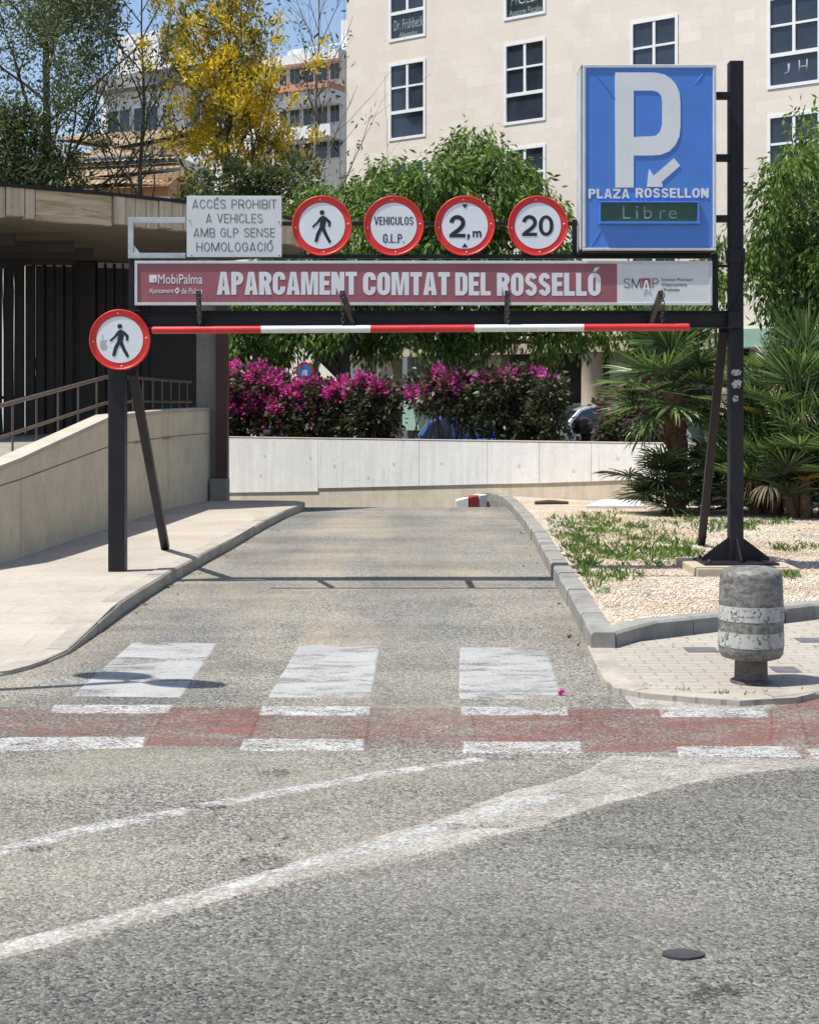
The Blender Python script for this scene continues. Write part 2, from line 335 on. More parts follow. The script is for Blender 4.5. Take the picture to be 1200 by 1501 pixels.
class MB:
    def __init__(s): s.v = []; s.f = []; s.sm = []
    def add(s, vs, fs, smooth=False):
        n = len(s.v); s.v += [tuple(v) for v in vs]
        for f in fs: s.f.append(tuple(i + n for i in f)); s.sm.append(smooth)
        return s
    def box(s, x0, x1, y0, y1, z0, z1):
        vs = [(x, y, z) for z in (z0, z1) for y in (y0, y1) for x in (x0, x1)]
        return s.add(vs, [(0, 2, 3, 1), (4, 5, 7, 6), (0, 1, 5, 4), (2, 6, 7, 3), (0, 4, 6, 2), (1, 3, 7, 5)])
    def bar(s, p, q, w, h, up=(0, 0, 1)):
        p, q = Vector(p), Vector(q); d = (q - p).normalized(); u = Vector(up)
        if abs(d.dot(u)) > 0.97: u = Vector((0, 1, 0))
        a = d.cross(u).normalized(); b = a.cross(d).normalized()
        vs = [c + a * (w / 2 * i) + b * (h / 2 * j) for c in (p, q) for i, j in ((-1, -1), (1, -1), (1, 1), (-1, 1))]
        return s.add(vs, [(0, 3, 2, 1), (4, 5, 6, 7), (0, 1, 5, 4), (1, 2, 6, 5), (2, 3, 7, 6), (3, 0, 4, 7)])
    def tube(s, pts, r, n=8, cap=True):
        pts = [Vector(p) for p in pts]; k = len(pts)
        rs = r if isinstance(r, (list, tuple)) else [r] * k
        vs = []; ref = None
        for i, p in enumerate(pts):
            d = (pts[min(i + 1, k - 1)] - pts[max(i - 1, 0)])
            d = d.normalized() if d.length > 1e-9 else Vector((0, 0, 1))
            if ref is None: ref = Vector((1, 0, 0)) if abs(d.x) < 0.8 else Vector((0, 1, 0))
            a = (ref - d * ref.dot(d)).normalized(); b = d.cross(a); ref = a
            for j in range(n):
                t = 2 * math.pi * j / n; vs.append(p + (a * math.cos(t) + b * math.sin(t)) * rs[i])
        fs = [(i * n + j, i * n + (j + 1) % n, (i + 1) * n + (j + 1) % n, (i + 1) * n + j) for i in range(k - 1) for j in range(n)]
        s.add(vs, fs, True)
        if cap: s.add(vs[:n], [tuple(range(n))[::-1]]); s.add(vs[-n:], [tuple(range(n))])
        return s
    def lathe(s, prof, c=(0, 0, 0), n=32, axis='z'):
        vs = []
        for r, h in prof:
            for j in range(n):
                t = 2 * math.pi * j / n; x, y = r * math.cos(t), r * math.sin(t)
                v = (x, y, h) if axis == 'z' else ((x, -h, y) if axis == 'y' else (h, x, y))
                vs.append(Vector(v) + Vector(c))
        k = len(prof)
        fs = [(i * n + j, i * n + (j + 1) % n, (i + 1) * n + (j + 1) % n, (i + 1) * n + j) for i in range(k - 1) for j in range(n)]
        s.add(vs, fs, True); s.add(vs[:n], [tuple(range(n))[::-1]]); s.add(vs[-n:], [tuple(range(n))]); return s
    def poly(s, pts): return s.add(pts, [tuple(range(len(pts)))])
    def slab(s, pts, drop):           # polygon with thickness straight down
        n = len(pts); low = [(p[0], p[1], p[2] - drop) for p in pts]
        return s.add(list(pts) + low, [tuple(range(n)), tuple(range(2 * n - 1, n - 1, -1))] + [(i, i + n, (i + 1) % n + n, (i + 1) % n) for i in range(n)])
    def mesh(s, name, org=None):
        me = bpy.data.meshes.new(name)
        vs = s.v
        if org is not None:
            o, rz = org
            if rz == 0: vs = [(x - o.x, y - o.y, z - o.z) for x, y, z in vs]
        me.from_pydata(vs, [], s.f); me.polygons.foreach_set('use_smooth', s.sm)
        bm = bmesh.new(); bm.from_mesh(me); bmesh.ops.recalc_face_normals(bm, faces=bm.faces); bm.to_mesh(me); bm.free()
        me.update(); return me
    def build(s, name, mat, parent=None, bevel=0, local=False, seg=2):
        org = None if (parent is None or local) else ORG[parent.name]
        me = s.mesh(name, org); me.materials.append(MAT[mat] if isinstance(mat, str) else mat)
        return link(name, me, parent, bevel, seg)
def link(name, me, parent=None, bevel=0, seg=2):
    o = bpy.data.objects.new(name, me); C.objects.link(o)
    if parent is not None:
        o.parent = parent; ORG[o.name] = ORG[parent.name]
    if bevel:
        b = o.modifiers.new('bevel', 'BEVEL'); b.width = bevel; b.segments = seg; b.limit_method = 'ANGLE'; b.angle_limit = R(40)
    return o
def kids(o): return [c for c in bpy.data.objects if c.parent == o]
def copy_tree(o, loc, rotz=0, label=None, group=None):
    c = o.copy(); C.objects.link(c); c.location = loc; c.rotation_euler = (0, 0, rotz)
    ORG[c.name] = (Vector(loc), rotz)
    if label: c['label'] = label
    if group: c['group'] = group
    for k in kids(o):
        d = k.copy(); C.objects.link(d); d.parent = c
        for g in kids(k):
            e = g.copy(); C.objects.link(e); e.parent = d
    return c

# flat shapes facing the camera side (-Y): loops in (x, z)
def curve_mesh(cu):
    o = bpy.data.objects.new('tmp', cu); C.objects.link(o)
    dg = bpy.context.evaluated_depsgraph_get(); dg.update()
    me = bpy.data.meshes.new_from_object(o.evaluated_get(dg))
    bpy.data.objects.remove(o); bpy.data.curves.remove(cu); return me
def plate(name, loops, y, mat, parent, th=0.004, local=False):
    """closed (x,z) loops -> solid plate whose front is at y"""
    cu = bpy.data.curves.new(name, 'CURVE'); cu.dimensions = '2D'; cu.fill_mode = 'BOTH'; cu.extrude = th / 2
    for lp in loops:
        sp = cu.splines.new('POLY'); sp.points.add(len(lp) - 1)
        for p, q in zip(sp.points, lp): p.co = (q[0], q[1], 0, 1)
        sp.use_cyclic_u = True
    return flat(name, curve_mesh(cu), y + th / 2, mat, parent, local)
def flat(name, me, y, mat, parent, local=False):
    n = len(me.vertices); a = np.empty(n * 3); me.vertices.foreach_get('co', a); a = a.reshape(-1, 3)
    o = Vector((0, 0, 0)) if (parent is None or local) else ORG[parent.name][0]
    b = np.stack([a[:, 0] - o.x, y - a[:, 2] - o.y, a[:, 1] - o.z], 1)
    me.vertices.foreach_set('co', b.ravel().astype(np.float32)); me.name = name; me.materials.clear(); me.materials.append(MAT[mat]); me.update()
    return link(name, me, parent)
def text(name, body, box, y, mat, parent, bold=0.0, th=0.003, shear=0.0, local=False):
    """lettering stretched into box = (x0, x1, z0, z1)"""
    cu = bpy.data.curves.new(name, 'FONT'); cu.body = body; cu.size = 1; cu.offset = bold; cu.shear = shear
    cu.resolution_u = 3
    me = curve_mesh(cu)
    n = len(me.vertices); a = np.empty(n * 3); me.vertices.foreach_get('co', a); a = a.reshape(-1, 3)
    lo, hi = a.min(0), a.max(0)
    a[:, 0] = box[0] + (a[:, 0] - lo[0]) / (hi[0] - lo[0]) * (box[1] - box[0])
    a[:, 1] = box[2] + (a[:, 1] - lo[1]) / (hi[1] - lo[1]) * (box[3] - box[2])
    me.vertices.foreach_set('co', a.ravel().astype(np.float32)); me.update()
    bm = bmesh.new(); bm.from_mesh(me)
    r = bmesh.ops.extrude_face_region(bm, geom=bm.faces[:])
    bmesh.ops.translate(bm, verts=[v for v in r['geom'] if isinstance(v, bmesh.types.BMVert)], vec=(0, 0, th))
    bmesh.ops.recalc_face_normals(bm, faces=bm.faces); bm.to_mesh(me); bm.free()
    return flat(name, me, y + th, mat, parent, local)
def circ(cx, cz, r, n=40): return [(cx + r * math.cos(2 * math.pi * i / n), cz + r * math.sin(2 * math.pi * i / n)) for i in range(n)]
def rect(x0, x1, z0, z1): return [(x0, z0), (x1, z0), (x1, z1), (x0, z1)]
def stroke(pts, w):
    """thick polyline outline in 2D"""
    L, Rr = [], []
    for i, p in enumerate(pts):
        a = Vector(pts[max(i - 1, 0)]); b = Vector(pts[min(i + 1, len(pts) - 1)]); d = (b - a).normalized(); n = Vector((-d.y, d.x))
        ww = w[i] if isinstance(w, (list, tuple)) else w
        L.append(tuple(Vector(p) + n * ww / 2)); Rr.append(tuple(Vector(p) - n * ww / 2))
    return L + Rr[::-1]

# leaves as many small faces, one mesh
def leaf_mesh(name, base, d, length, wr, mat, parent=None, bend=0.25):
    n = len(base); base = np.asarray(base); d = np.asarray(d); length = np.asarray(length)[:, None]
    d = d / (np.linalg.norm(d, axis=1, keepdims=True) + 1e-9)
    sd = np.cross(d, rng.normal(size=(n, 3))); sd /= (np.linalg.norm(sd, axis=1, keepdims=True) + 1e-9)
    nm = np.cross(d, sd)
    w = length * wr * 0.5
    v = np.stack([base, base + d * length * 0.45 + sd * w + nm * length * bend * 0.3, base + d * length, base + d * length * 0.45 - sd * w + nm * length * bend * 0.3], 1).reshape(-1, 3)
    if parent is not None: v = v - np.array(ORG[parent.name][0])
    me = bpy.data.meshes.new(name); me.vertices.add(n * 4); me.loops.add(n * 6); me.polygons.add(n * 2)
    me.vertices.foreach_set('co', v.ravel().astype(np.float32))
    idx = (np.arange(n)[:, None] * 4 + np.array([0, 1, 2, 0, 2, 3])[None]).ravel()
    me.loops.foreach_set('vertex_index', idx.astype(np.int32))
    me.polygons.foreach_set('loop_start', (np.arange(n * 2) * 3).astype(np.int32)); me.polygons.foreach_set('loop_total', np.full(n * 2, 3, np.int32))
    me.update(calc_edges=True); me.materials.append(MAT[mat])
    return link(name, me, parent)
def clumps(blobs, per_m2, clump_r, n_leaf, flat_top=False):
    """blobs: (centre, radius) -> leaf base points and outward directions gathered in clumps"""
    P, D = [], []
    for c, r in blobs:
        rr = np.array(r if isinstance(r, (tuple, list, Vector)) else (r, r, r), float)
        k = max(3, int(per_m2 * 4 * math.pi * float(np.mean(rr)) ** 2))
        u = rng.normal(size=(k, 3)); u /= np.linalg.norm(u, axis=1, keepdims=True)
        cc = np.array(c) + u * rr * (0.45 + 0.6 * rng.random((k, 1)) ** 0.6)
        for q, o in zip(cc, u):
            m = int(n_leaf * (0.5 + rng.random()))
            off = rng.normal(size=(m, 3)) * clump_r * 0.55
            P.append(q + off); D.append(o[None] * 0.6 + off / clump_r * 0.5 + rng.normal(size=(m, 3)) * 0.4)
    return np.concatenate(P), np.concatenate(D)
def grow(mb, p, d, L, r, level, tips, spread=0.6, up=0.15, kids_n=(3, 5), shrink=0.62, segs=5, wob=0.12, start=0.3):
    pts = [Vector(p)]; d = Vector(d).normalized(); dirs = [d.copy()]
    for i in range(segs):
        d = (d + Vector((random.gauss(0, wob), random.gauss(0, wob), random.gauss(0, wob) + up * 0.3))).normalized()
        pts.append(pts[-1] + d * (L / segs)); dirs.append(d.copy())
    rs = [max(0.004, r * (1 - 0.75 * i / segs)) for i in range(segs + 1)]
    mb.tube(pts, rs, 7 if level > 1 else 5 if level == 1 else 4, cap=False)
    tips.append((pts[-1], d))
    if level <= 1: tips += [(q, e) for q, e in zip(pts[2:-1], dirs[2:-1])]
    if level > 0:
        for _ in range(random.randint(*kids_n)):
            t = random.uniform(start, 1.0) * segs; i = min(int(t), segs - 1); q = pts[i].lerp(pts[i + 1], t - i)
            a = Vector((random.gauss(0, 1), random.gauss(0, 1), random.gauss(0, 1))); a = (a - dirs[i] * a.dot(dirs[i])).normalized()
            nd = (dirs[i] * (1 - spread * 0.5) + a * spread + Vector((0, 0, up))).normalized()
            grow(mb, q, nd, L * shrink * random.uniform(0.7, 1.15), rs[i] * 0.6, level - 1, tips, spread, up, kids_n, shrink, segs, wob, 0.15)
    return pts
# sign lettering drawn as outlines: a plain grotesque with chosen stem width
def rr_loop(x0, x1, z0, z1, r, corners='1234', n=7, rz=None):
    """rounded rectangle from the right middle, counter-clockwise; corners 1 = top right, 2 = top left, 3 = bottom left, 4 = bottom right"""
    rz = rz or r; pts = [(x1, (z0 + z1) / 2)]
    for c, cx, cz, a0 in (('1', x1 - r, z1 - rz, 0), ('2', x0 + r, z1 - rz, 90), ('3', x0 + r, z0 + rz, 180), ('4', x1 - r, z0 + rz, 270)):
        if c in corners: pts += [(cx + r * math.cos(R(a0 + 90 * i / n)), cz + rz * math.sin(R(a0 + 90 * i / n))) for i in range(n + 1)]
        else: pts.append((x1 if c in '14' else x0, z1 if c in '12' else z0))
    return pts
def ring_cut(w, h, sx, sy, gap_hi, gap_lo, rx, ry):
    o = rr_loop(0, w, 0, h, rx, rz=ry); i = rr_loop(sx, w - sx, sy, h - sy, max(.01, rx - sx), rz=max(.01, ry - sy))
    fo = [p for p in o[1:] if not (p[0] > w * .55 and gap_lo < p[1] < gap_hi)]; fi = [p for p in i[1:] if not (p[0] > w * .55 and gap_lo < p[1] < gap_hi)]
    return [(w, gap_hi)] + fo + [(w, gap_lo)], [(w - sx, gap_hi)] + fi + [(w - sx, gap_lo)]
def glyph(ch, w, h, sx, sy, cond=True):
    """list of pieces, each a list of loops"""
    acc = None
    if ch in 'ÉÓ': acc = ch; ch = {'É': 'E', 'Ó': 'O'}[ch]
    rx = w / 2 if not cond else min(w / 2, w * .46); ry = h / 2 if not cond else min(h / 2, w * .55)
    if not cond: rx, ry = w * .499, h * .46
    m = h / 2; P = []
    if ch == 'I': P = [[rect(0, w, 0, h)]]
    elif ch == 'L': P = [[[(0, 0), (w, 0), (w, sy), (sx, sy), (sx, h), (0, h)]]]
    elif ch == 'T': P = [[[(w / 2 - sx / 2, 0), (w / 2 + sx / 2, 0), (w / 2 + sx / 2, h - sy), (w, h - sy), (w, h), (0, h), (0, h - sy), (w / 2 - sx / 2, h - sy)]]]
    elif ch == 'E': P = [[[(0, 0), (w, 0), (w, sy), (sx, sy), (sx, m - sy * .42), (w * .92, m - sy * .42), (w * .92, m + sy * .58), (sx, m + sy * .58), (sx, h - sy), (w, h - sy), (w, h), (0, h)]]]
    elif ch == 'H': P = [[[(0, 0), (sx, 0), (sx, m - sy / 2), (w - sx, m - sy / 2), (w - sx, 0), (w, 0), (w, h), (w - sx, h), (w - sx, m + sy / 2), (sx, m + sy / 2), (sx, h), (0, h)]]]
    elif ch == 'N': k = h * .98 - min(.66 * h, sx * .85 * math.sqrt(1 + (h / max(.1 * w, w - 2 * sx)) ** 2)); P = [[[(0, 0), (sx * .92, 0), (sx * .92, k + .02 * h), (w - sx * 1.06, 0), (w, 0), (w, h), (w - sx * .92, h), (w - sx * .92, h - k - .02 * h), (sx * 1.06, h), (0, h)]]]
    elif ch == 'M': P = [[[(0, 0), (sx * .9, 0), (sx * .9, h * .74), (w / 2 - sx * .42, 0), (w / 2 + sx * .42, 0), (w - sx * .9, h * .74), (w - sx * .9, 0), (w, 0), (w, h), (w - sx * 1.3, h), (w / 2, h * .34 if sx / w > .2 else h * .2), (sx * 1.3, h), (0, h)]]]
    elif ch in 'AV':
        t = sx * .56; xl, xr = w / 2 - t, w / 2 + t
        def il(z): return sx * 1.02 + (w / 2 - sx * 1.02) * z / (h * .84)
        b0 = h * .19; b1 = b0 + sy * .9
        if ch == 'A':
            P = [[[(0, 0), (sx * 1.02, 0), (il(b0), b0), (w - il(b0), b0), (w - sx * 1.02, 0), (w, 0), (xr, h), (xl, h)], [(il(b1), b1), (w - il(b1), b1), (w / 2, h * .84)]]]
        else: P = [[[(0, h), (xl, 0), (xr, 0), (w, h), (w - sx * 1.02, h), (w / 2, h * .18), (sx * 1.02, h)]]]
    elif ch == 'O' or ch == '0': P = [[rr_loop(0, w, 0, h, rx, rz=ry), rr_loop(sx, w - sx, sy, h - sy, max(.01 * w, rx - sx), rz=max(.01 * h, ry - sy))]]
    elif ch == 'D': P = [[rr_loop(0, w, 0, h, rx, '14', rz=ry), rr_loop(sx, w - sx, sy, h - sy, max(.01 * w, rx - sx), '14', rz=max(.01 * h, ry - sy))]]
    elif ch == 'U':
        o = [p for p in rr_loop(0, w, 0, h, rx, '34', rz=ry)]; 
        lo = [(0, h)] + [p for p in o if p[1] < ry + 1e-6] + [(w, h), (w - sx, h)]
        inn = [p for p in rr_loop(sx, w - sx, sy, h + sy, max(.01 * w, rx - sx), '34', rz=max(.01 * h, ry - sy)) if p[1] < ry + 1e-6]
        P = [[lo + inn[::-1] + [(sx, h)]]]
    elif ch in 'CG':
        o, i = ring_cut(w, h, sx, sy, h * (.66 if cond else .70), h * (.36 if cond else .30), rx, ry)
        if ch == 'C': P = [[o + i[::-1]]]
        else:
            o = o[:-1] + [(w, h * .3), (w, h * .52), (w * .52, h * .52), (w * .52, h * .52 - sy), (w - sx, h * .52 - sy)]; P = [[o + i[::-1]]]
    elif ch in 'PRB':
        b = h * .43; bw = rr_loop(0, w, b, h, min(w * .5, (h - b) * .5), '14', rz=(h - b) * .5); hole = rr_loop(sx, w - sx, b + sy * .95, h - sy, max(.01 * w, min(w * .5, (h - b) * .5) - sx * .9), '14', rz=max(.01 * h, (h - b) * .5 - sy))
        P = [[bw, hole]]
        if ch == 'P': P += [[rect(0, sx, 0, b + .001)]]
        elif ch == 'R': P += [[rect(0, sx, 0, b + .001)], [[(w * .38, b + sy * .4), (w - sx * 1.12, 0), (w * 1.02, 0), (w * .80, b + sy * .3)]]]
        else: P += [[rr_loop(0, w * 1.04, 0, b + sy, min(w * .5, (b + sy) * .5), '14', rz=(b + sy) * .5), rr_loop(sx, w * 1.04 - sx, sy, b, max(.01 * w, (b * .5 - sy * .5)), '14', rz=max(.01 * h, (b - sy) * .49))]]
    elif ch == 'S':
        hw = w / 2 - sx / 2; q = (h / 2 - sy / 2) / 2; pts = []; s_ = (sx + sy) / 2
        for i in range(13): a = R(12 + (250 - 12) * i / 12); pts.append((w / 2 + hw * math.cos(a), h - sy / 2 - q + q * math.sin(a)))
        up = [p for p in pts if True]; up = up[:-2]
        lowr = [(w - x, h - z) for x, z in up][::-1]
        P = [[stroke(up + lowr, [s_ * .96] * (len(up) * 2))]]
    elif ch == 'Z': P = [[[(0, 0), (w, 0), (w, sy), (sx * 1.25, sy), (w, h - sy), (w, h), (0, h), (0, h - sy), (w - sx * 1.25, h - sy), (0, sy)]]]
    elif ch == '2':
        pts = [(sx * .5, h * .66)] ; r_ = (w - sx) / 2; cz = h - sy / 2 - r_ * 1.0
        for i in range(15): a = R(178 - 215 * i / 14); pts.append((w / 2 + r_ * math.cos(a), cz + r_ * math.sin(a)))
        pts = pts[1:] + [(w * .62, h * .36), (sx * .62, sy * .75)]
        P = [[stroke(pts, sx)], [rect(0, w, 0, sy)]]
    elif ch == '.': P = [[rect(0, w, 0, min(h, sx))]]
    if acc: P.append([[(w * .38, h * 1.06), (w * .62, h * 1.06), (w * .92, h * 1.24), (w * .56, h * 1.24)]])
    return P
WID = {'I': None, 'L': .84, 'T': .9, 'E': .86, 'É': .86, 'M': 1.36, 'A': 1.06, 'V': 1.04, 'N': 1.04, '.': None, 'H': 1.02, 'U': 1.02, 'P': .96, 'R': 1.0, 'S': .96, 'B': .98}
def letters(body, box, y, mat, parent, stem=.3, sp=.14, cond=True, th=.003, sy=None, local=False, name='lettering'):
    """letters of equal weight set into box; stem is relative to the mean letter width"""
    x0, x1, z0, z1 = box; h = z1 - z0; u = []
    for ch in body: u.append(.55 if ch == ' ' else stem * (1 if ch != '.' else 1.0) if WID.get(ch, 1) is None else WID.get(ch, 1.0))
    tot = sum(u) + sp * (len(body) - 1); k = (x1 - x0) / tot; x = x0; tops = z1; lvl = 0
    all_ = []
    for ch, w in zip(body, u):
        if ch != ' ':
            for pi, loops in enumerate(glyph(ch, w * k, h, stem * k, (sy or stem * .86) * k, cond)):
                all_.append((pi, [[(px + x, pz + z0) for px, pz in lp] for lp in loops]))
        x += (w + sp) * k
    root = None
    for lv in sorted({p for p, _ in all_}):
        loops = [l for p, ls in all_ if p == lv for l in ls]
        o = plate(name, loops, y - .0004 * lv, mat, parent, th, local); root = root or o
        if o is not root:      # one word is one mesh: merge the overlapping strokes
            bm = bmesh.new(); bm.from_mesh(root.data); bm.from_mesh(o.data); bm.to_mesh(root.data); bm.free(); md = o.data; bpy.data.objects.remove(o); bpy.data.meshes.remove(md)
    return root
# ================================================================== SETTING
def sheet(name, pts, mat, kind='structure', drop=0.0, label=None, cat=None):
    mb = MB()
    mb.slab(pts, drop or .02)
    o = mb.build(name, mat)
    if kind: o['kind'] = kind
    return tag(o, label, cat)
def apron(pts, z, w, drop=.006):
    """thin sheet whose rim runs down gently into the surface below"""
    pts = [Vector(p) for p in pts]; n = len(pts)
    area = sum(a.x * b.y - b.x * a.y for a, b in zip(pts, pts[1:] + pts[:1]))
    if area < 0: pts = pts[::-1]
    out = []
    for i, p in enumerate(pts):
        d = (pts[(i + 1) % n] - pts[i - 1]); d.z = 0; d.normalize(); out.append(Vector((p.x + d.y * w, p.y - d.x * w, z - drop)))
    vs = [Vector((p.x, p.y, z)) for p in pts] + out
    return MB().add(vs, [tuple(range(n))] + [(i, i + n, (i + 1) % n + n, (i + 1) % n) for i in range(n)])
def gp(lst, Z): return [at(x, y, Z) for x, y in lst]

sheet('ground', [(-900, -300, -1.6), (900, -300, -1.6), (900, 900, -1.6), (-900, 900, -1.6)], 'soil')
# main road (dark) and the paler turning lane lying on it
Y0 = 8.62
sheet('road', [(-60, -25, 0), (60, -25, 0), (60, 12.4, 0), (3.3, 12.4, 0), (-6, 12.4, 0), (-60, 12.4, 0)], 'road', drop=0.5)
lower = [(-900, 1620), (-300, 1478), (0, 1402), (100, 1377), (200, 1350), (300, 1323), (400, 1297), (500, 1272), (600, 1255), (700, 1232), (800, 1207), (900, 1175), (1000, 1150), (1100, 1133), (1200, 1122), (1700, 1085), (2600, 1050)]
lane = gp(lower, 0.003) + [Vector((60, Y0, 0.003)), Vector((-60, Y0, 0.003)), Vector((-60, 4.5, 0.003))]
tag(apron(lane, .003, .07, .0045).build('turning_lane', 'lane'), kind='structure')
# driveway: flat to the crest, then falling into the garage and turning left
ys = [Y0, 9.5, 11, 13, 15, 17, 19, 21, 23, 24.5, 25.5, 26.1, 26.5, 27.0, 27.7, 28.5, 31, 34]
def dz(y): return 0.003 - (0.0 if y < 26.0 else (y - 26.0) * 0.13 * min(1, (y - 26.0) / 0.5 + 0.25))
mb = MB()
for a, b in zip(ys, ys[1:]):
    for x0, x1 in ((-16, -5), (-5, 0), (0, 4.4)):
        mb.add([(x0, a, dz(a)), (x1, a, dz(a)), (x1, b, dz(b)), (x0, b, dz(b))], [(0, 1, 2, 3)], True)
tag(mb.build('driveway', 'drive'), kind='structure')

# left pavement -----------------------------------------------------
def pz(y): return 0.035 + (0.12 - 0.035) * min(1, max(0, (y - 10.3) / 1.7))
def edge(lst):
    out = []
    for x, y in lst:
        p = at(x, y, 0.08)
        for _ in range(6): p = at(x, y, pz(p.y))
        out.append(p)
    return out
kl = edge([(-260, 1008), (0, 986), (57, 971), (103, 950), (140, 915), (180, 879), (215, 857), (253, 835), (300, 810), (345, 787), (385, 764), (418, 748), (440, 740), (449, 736)])
wall_base = [(-12.0, 13.6), (-4.6, 14.2), (-4.19, 15.4), (-4.13, 16.0), (-4.0, 20.25), (-3.84, 23.9), (-3.46, 26.1)]
kx = sorted([(p.y, p.x) for p in kl] + [(26.02, -1.95)]); wxs = [(y, x) for x, y in wall_base]
ysm = sorted(set([9.0, 9.4] + [round(9.6 + .2 * i, 3) for i in range(83)] + [26.0])); top = []
for y in ysm:
    xr = float(np.interp(y, [a for a, _ in kx], [b for _, b in kx])) - .01; xl = float(np.interp(y, [a for a, _ in wxs], [b for _, b in wxs])) - .08
    if y < kx[0][0]: continue
    top.append((xl, xr, y, pz(y) - .004))
mb = MB()
for (a0, a1, ya, za), (b0_, b1_, yb, zb_) in zip(top, top[1:]):
    mb.add([(a0, ya, za), (a1, ya, za), (b1_, yb, zb_), (b0_, yb, zb_)], [(0, 1, 2, 3)], True)
for (a0, a1, ya, za), (b0_, b1_, yb, zb_) in zip(top, top[1:]): mb.add([(a1, ya, za), (a1, ya, -.2), (b1_, yb, -.2), (b1_, yb, zb_)], [(0, 1, 2, 3)])
tag(mb.build('pavement', 'pave'), kind='structure')

def kerb(name, path, width, h, mat, stone=0.9, side=1, gap=0.006, below=0.2, mats=None):
    """stones laid along the outer top edge `path`"""
    path = [Vector(p) for p in path]; seg = []; acc = [0]
    for a, b in zip(path, path[1:]): acc.append(acc[-1] + (b - a).length)
    def P(s):
        for i in range(len(acc) - 1):
            if s <= acc[i + 1] or i == len(acc) - 2:
                t = (s - acc[i]) / max(1e-6, acc[i + 1] - acc[i]); return path[i].lerp(path[i + 1], t), (path[i + 1] - path[i]).normalized()
    n = max(1, round(acc[-1] / stone)); mb = MB()
    for i in range(n):
        s0, s1 = acc[-1] * i / n + gap, acc[-1] * (i + 1) / n - gap
        k = max(1, int((s1 - s0) / 0.3)); prev = None; off = random.uniform(-0.006, 0.006); zo = random.uniform(-0.004, 0.004)
        rings = []
        for j in range(k + 1):
            p, d = P(s0 + (s1 - s0) * j / k); nn = Vector((-d.y, d.x, 0)).normalized() * side
            o = p + nn * off + Vector((0, 0, zo)); q = o + nn * width; c = 0.018
            rings.append([o - Vector((0, 0, h + below)), o - Vector((0, 0, c)), o + nn * c, q - nn * 0.004, q - Vector((0, 0, h + below))])
        vs = [v for r in rings for v in r]; m = 5
        fs = [(a * m + b, a * m + (b + 1) % m, (a + 1) * m + (b + 1) % m, (a + 1) * m + b) for a in range(k) for b in range(m)]
        fs += [tuple(range(m))[::-1], tuple(range(k * m, k * m + m))]
        mb.add(vs, fs)
    return tag(mb.build(name, mat), kind='structure')
kerb('pavement_kerb', kl + [Vector((-1.95, 26.0, 0.12)), Vector((-3.2, 26.12, 0.12))], 0.17, 0.12, 'kerb_pale', 1.0, side=1)

# right side: gravel bed with raised kerb and a low paved corner ------
GZ = 0.15
corner = at(867, 927, GZ)
kr = [at(714, 723, GZ), at(722, 722.5, GZ), at(735, 726, GZ), at(750, 739, GZ), at(765, 757, GZ), at(783, 781, GZ), at(812, 832, GZ), at(838, 875, GZ), corner]
kf = [corner + Vector((.172, .03, 0)), at(960, 910, GZ), at(1057, 901, GZ), at(1200, 884, GZ), Vector((12, 12.6, GZ))]
kerb('bed_kerb', kr, 0.17, GZ, 'kerb', 0.5, side=1)
kerb('bed_kerb_front', kf, 0.17, GZ, 'kerb', 1.0, side=1)
def wallpt(px, back=0.0):      # the white retaining wall runs obliquely across the end of the drive
    k = (px - 600) / F; Y = 30.0 / (1 + .722 * k); return Vector((k * Y + back * .585, Y + back * .81, 0))
kb = kr[::-1]; near = [p for p in kb if p.y < 22]; far = [p for p in kb if p.y >= 22]
bz = GZ - 0.03
flatp = [(p.x + 0.12, p.y, bz) for p in near[1:]] + [(far[0].x + .12, far[0].y, bz), (12, far[0].y, bz)] + [(p.x, p.y + 0.14, bz) for p in kf[1:]][::-1] + [(corner.x + 0.16, corner.y + 0.14, bz)]
sheet('gravel_bed', flatp, 'gravel', drop=0.6)
wr_, wl_ = wallpt(1010), wallpt(716)
sheet('gravel_bed_back', [(12, far[0].y, bz)] + [(p.x + .12, p.y, bz - .01 * i) for i, p in enumerate(far)] + [(wl_.x, wl_.y, .02), (wr_.x, wr_.y, .0), (12, 26.3, .0)], 'gravel', drop=0.6)
# painted kerb stones curling left over the crest
kerb('crest_kerb_white', [at(713, 724, 0.14), at(702, 725.5, 0.13)], 0.2, 0.1, 'kerb_white', 0.5, side=-1)
kerb('crest_kerb_red', [at(701.5, 725.6, 0.13), at(687, 728.5, 0.10)], 0.2, 0.1, 'kerb_red', 0.6, side=-1)
kerb('crest_kerb_pale', [at(686.5, 728.6, 0.10), at(668, 733.5, 0.04)], 0.2, 0.1, 'kerb_white', 0.6, side=-1)

RZ = 0.045
rp = [(860, 946), (867, 960), (874, 977), (883, 994), (900, 1007), (943, 1015), (1000, 1020), (1083, 1026), (1167, 1021), (1200, 1013), (1500, 1000)]
re = [at(x, y, RZ) for x, y in rp]
sheet('corner_pavement', [(p.x, p.y, RZ - 0.004) for p in re] + [(12, 12.7, RZ - 0.004), (3.3, 11.9, RZ - 0.004), (corner.x + 0.05, corner.y + 0.05, RZ - 0.004)], 'paver', drop=0.2)
kerb('corner_kerb', re, 0.15, RZ, 'kerb_pale', 0.8, side=1)

# street, soil and far ground behind the retaining wall
sheet('street', [(-70, 34.6, 0.2), tuple(wallpt(300, .3) + Vector((0, 0, .2))), tuple(wallpt(1010, .3) + Vector((0, 0, .2))), (70, 26.6, 0.2), (70, 120, 0.2), (-70, 120, 0.2)], 'road', drop=0.8)

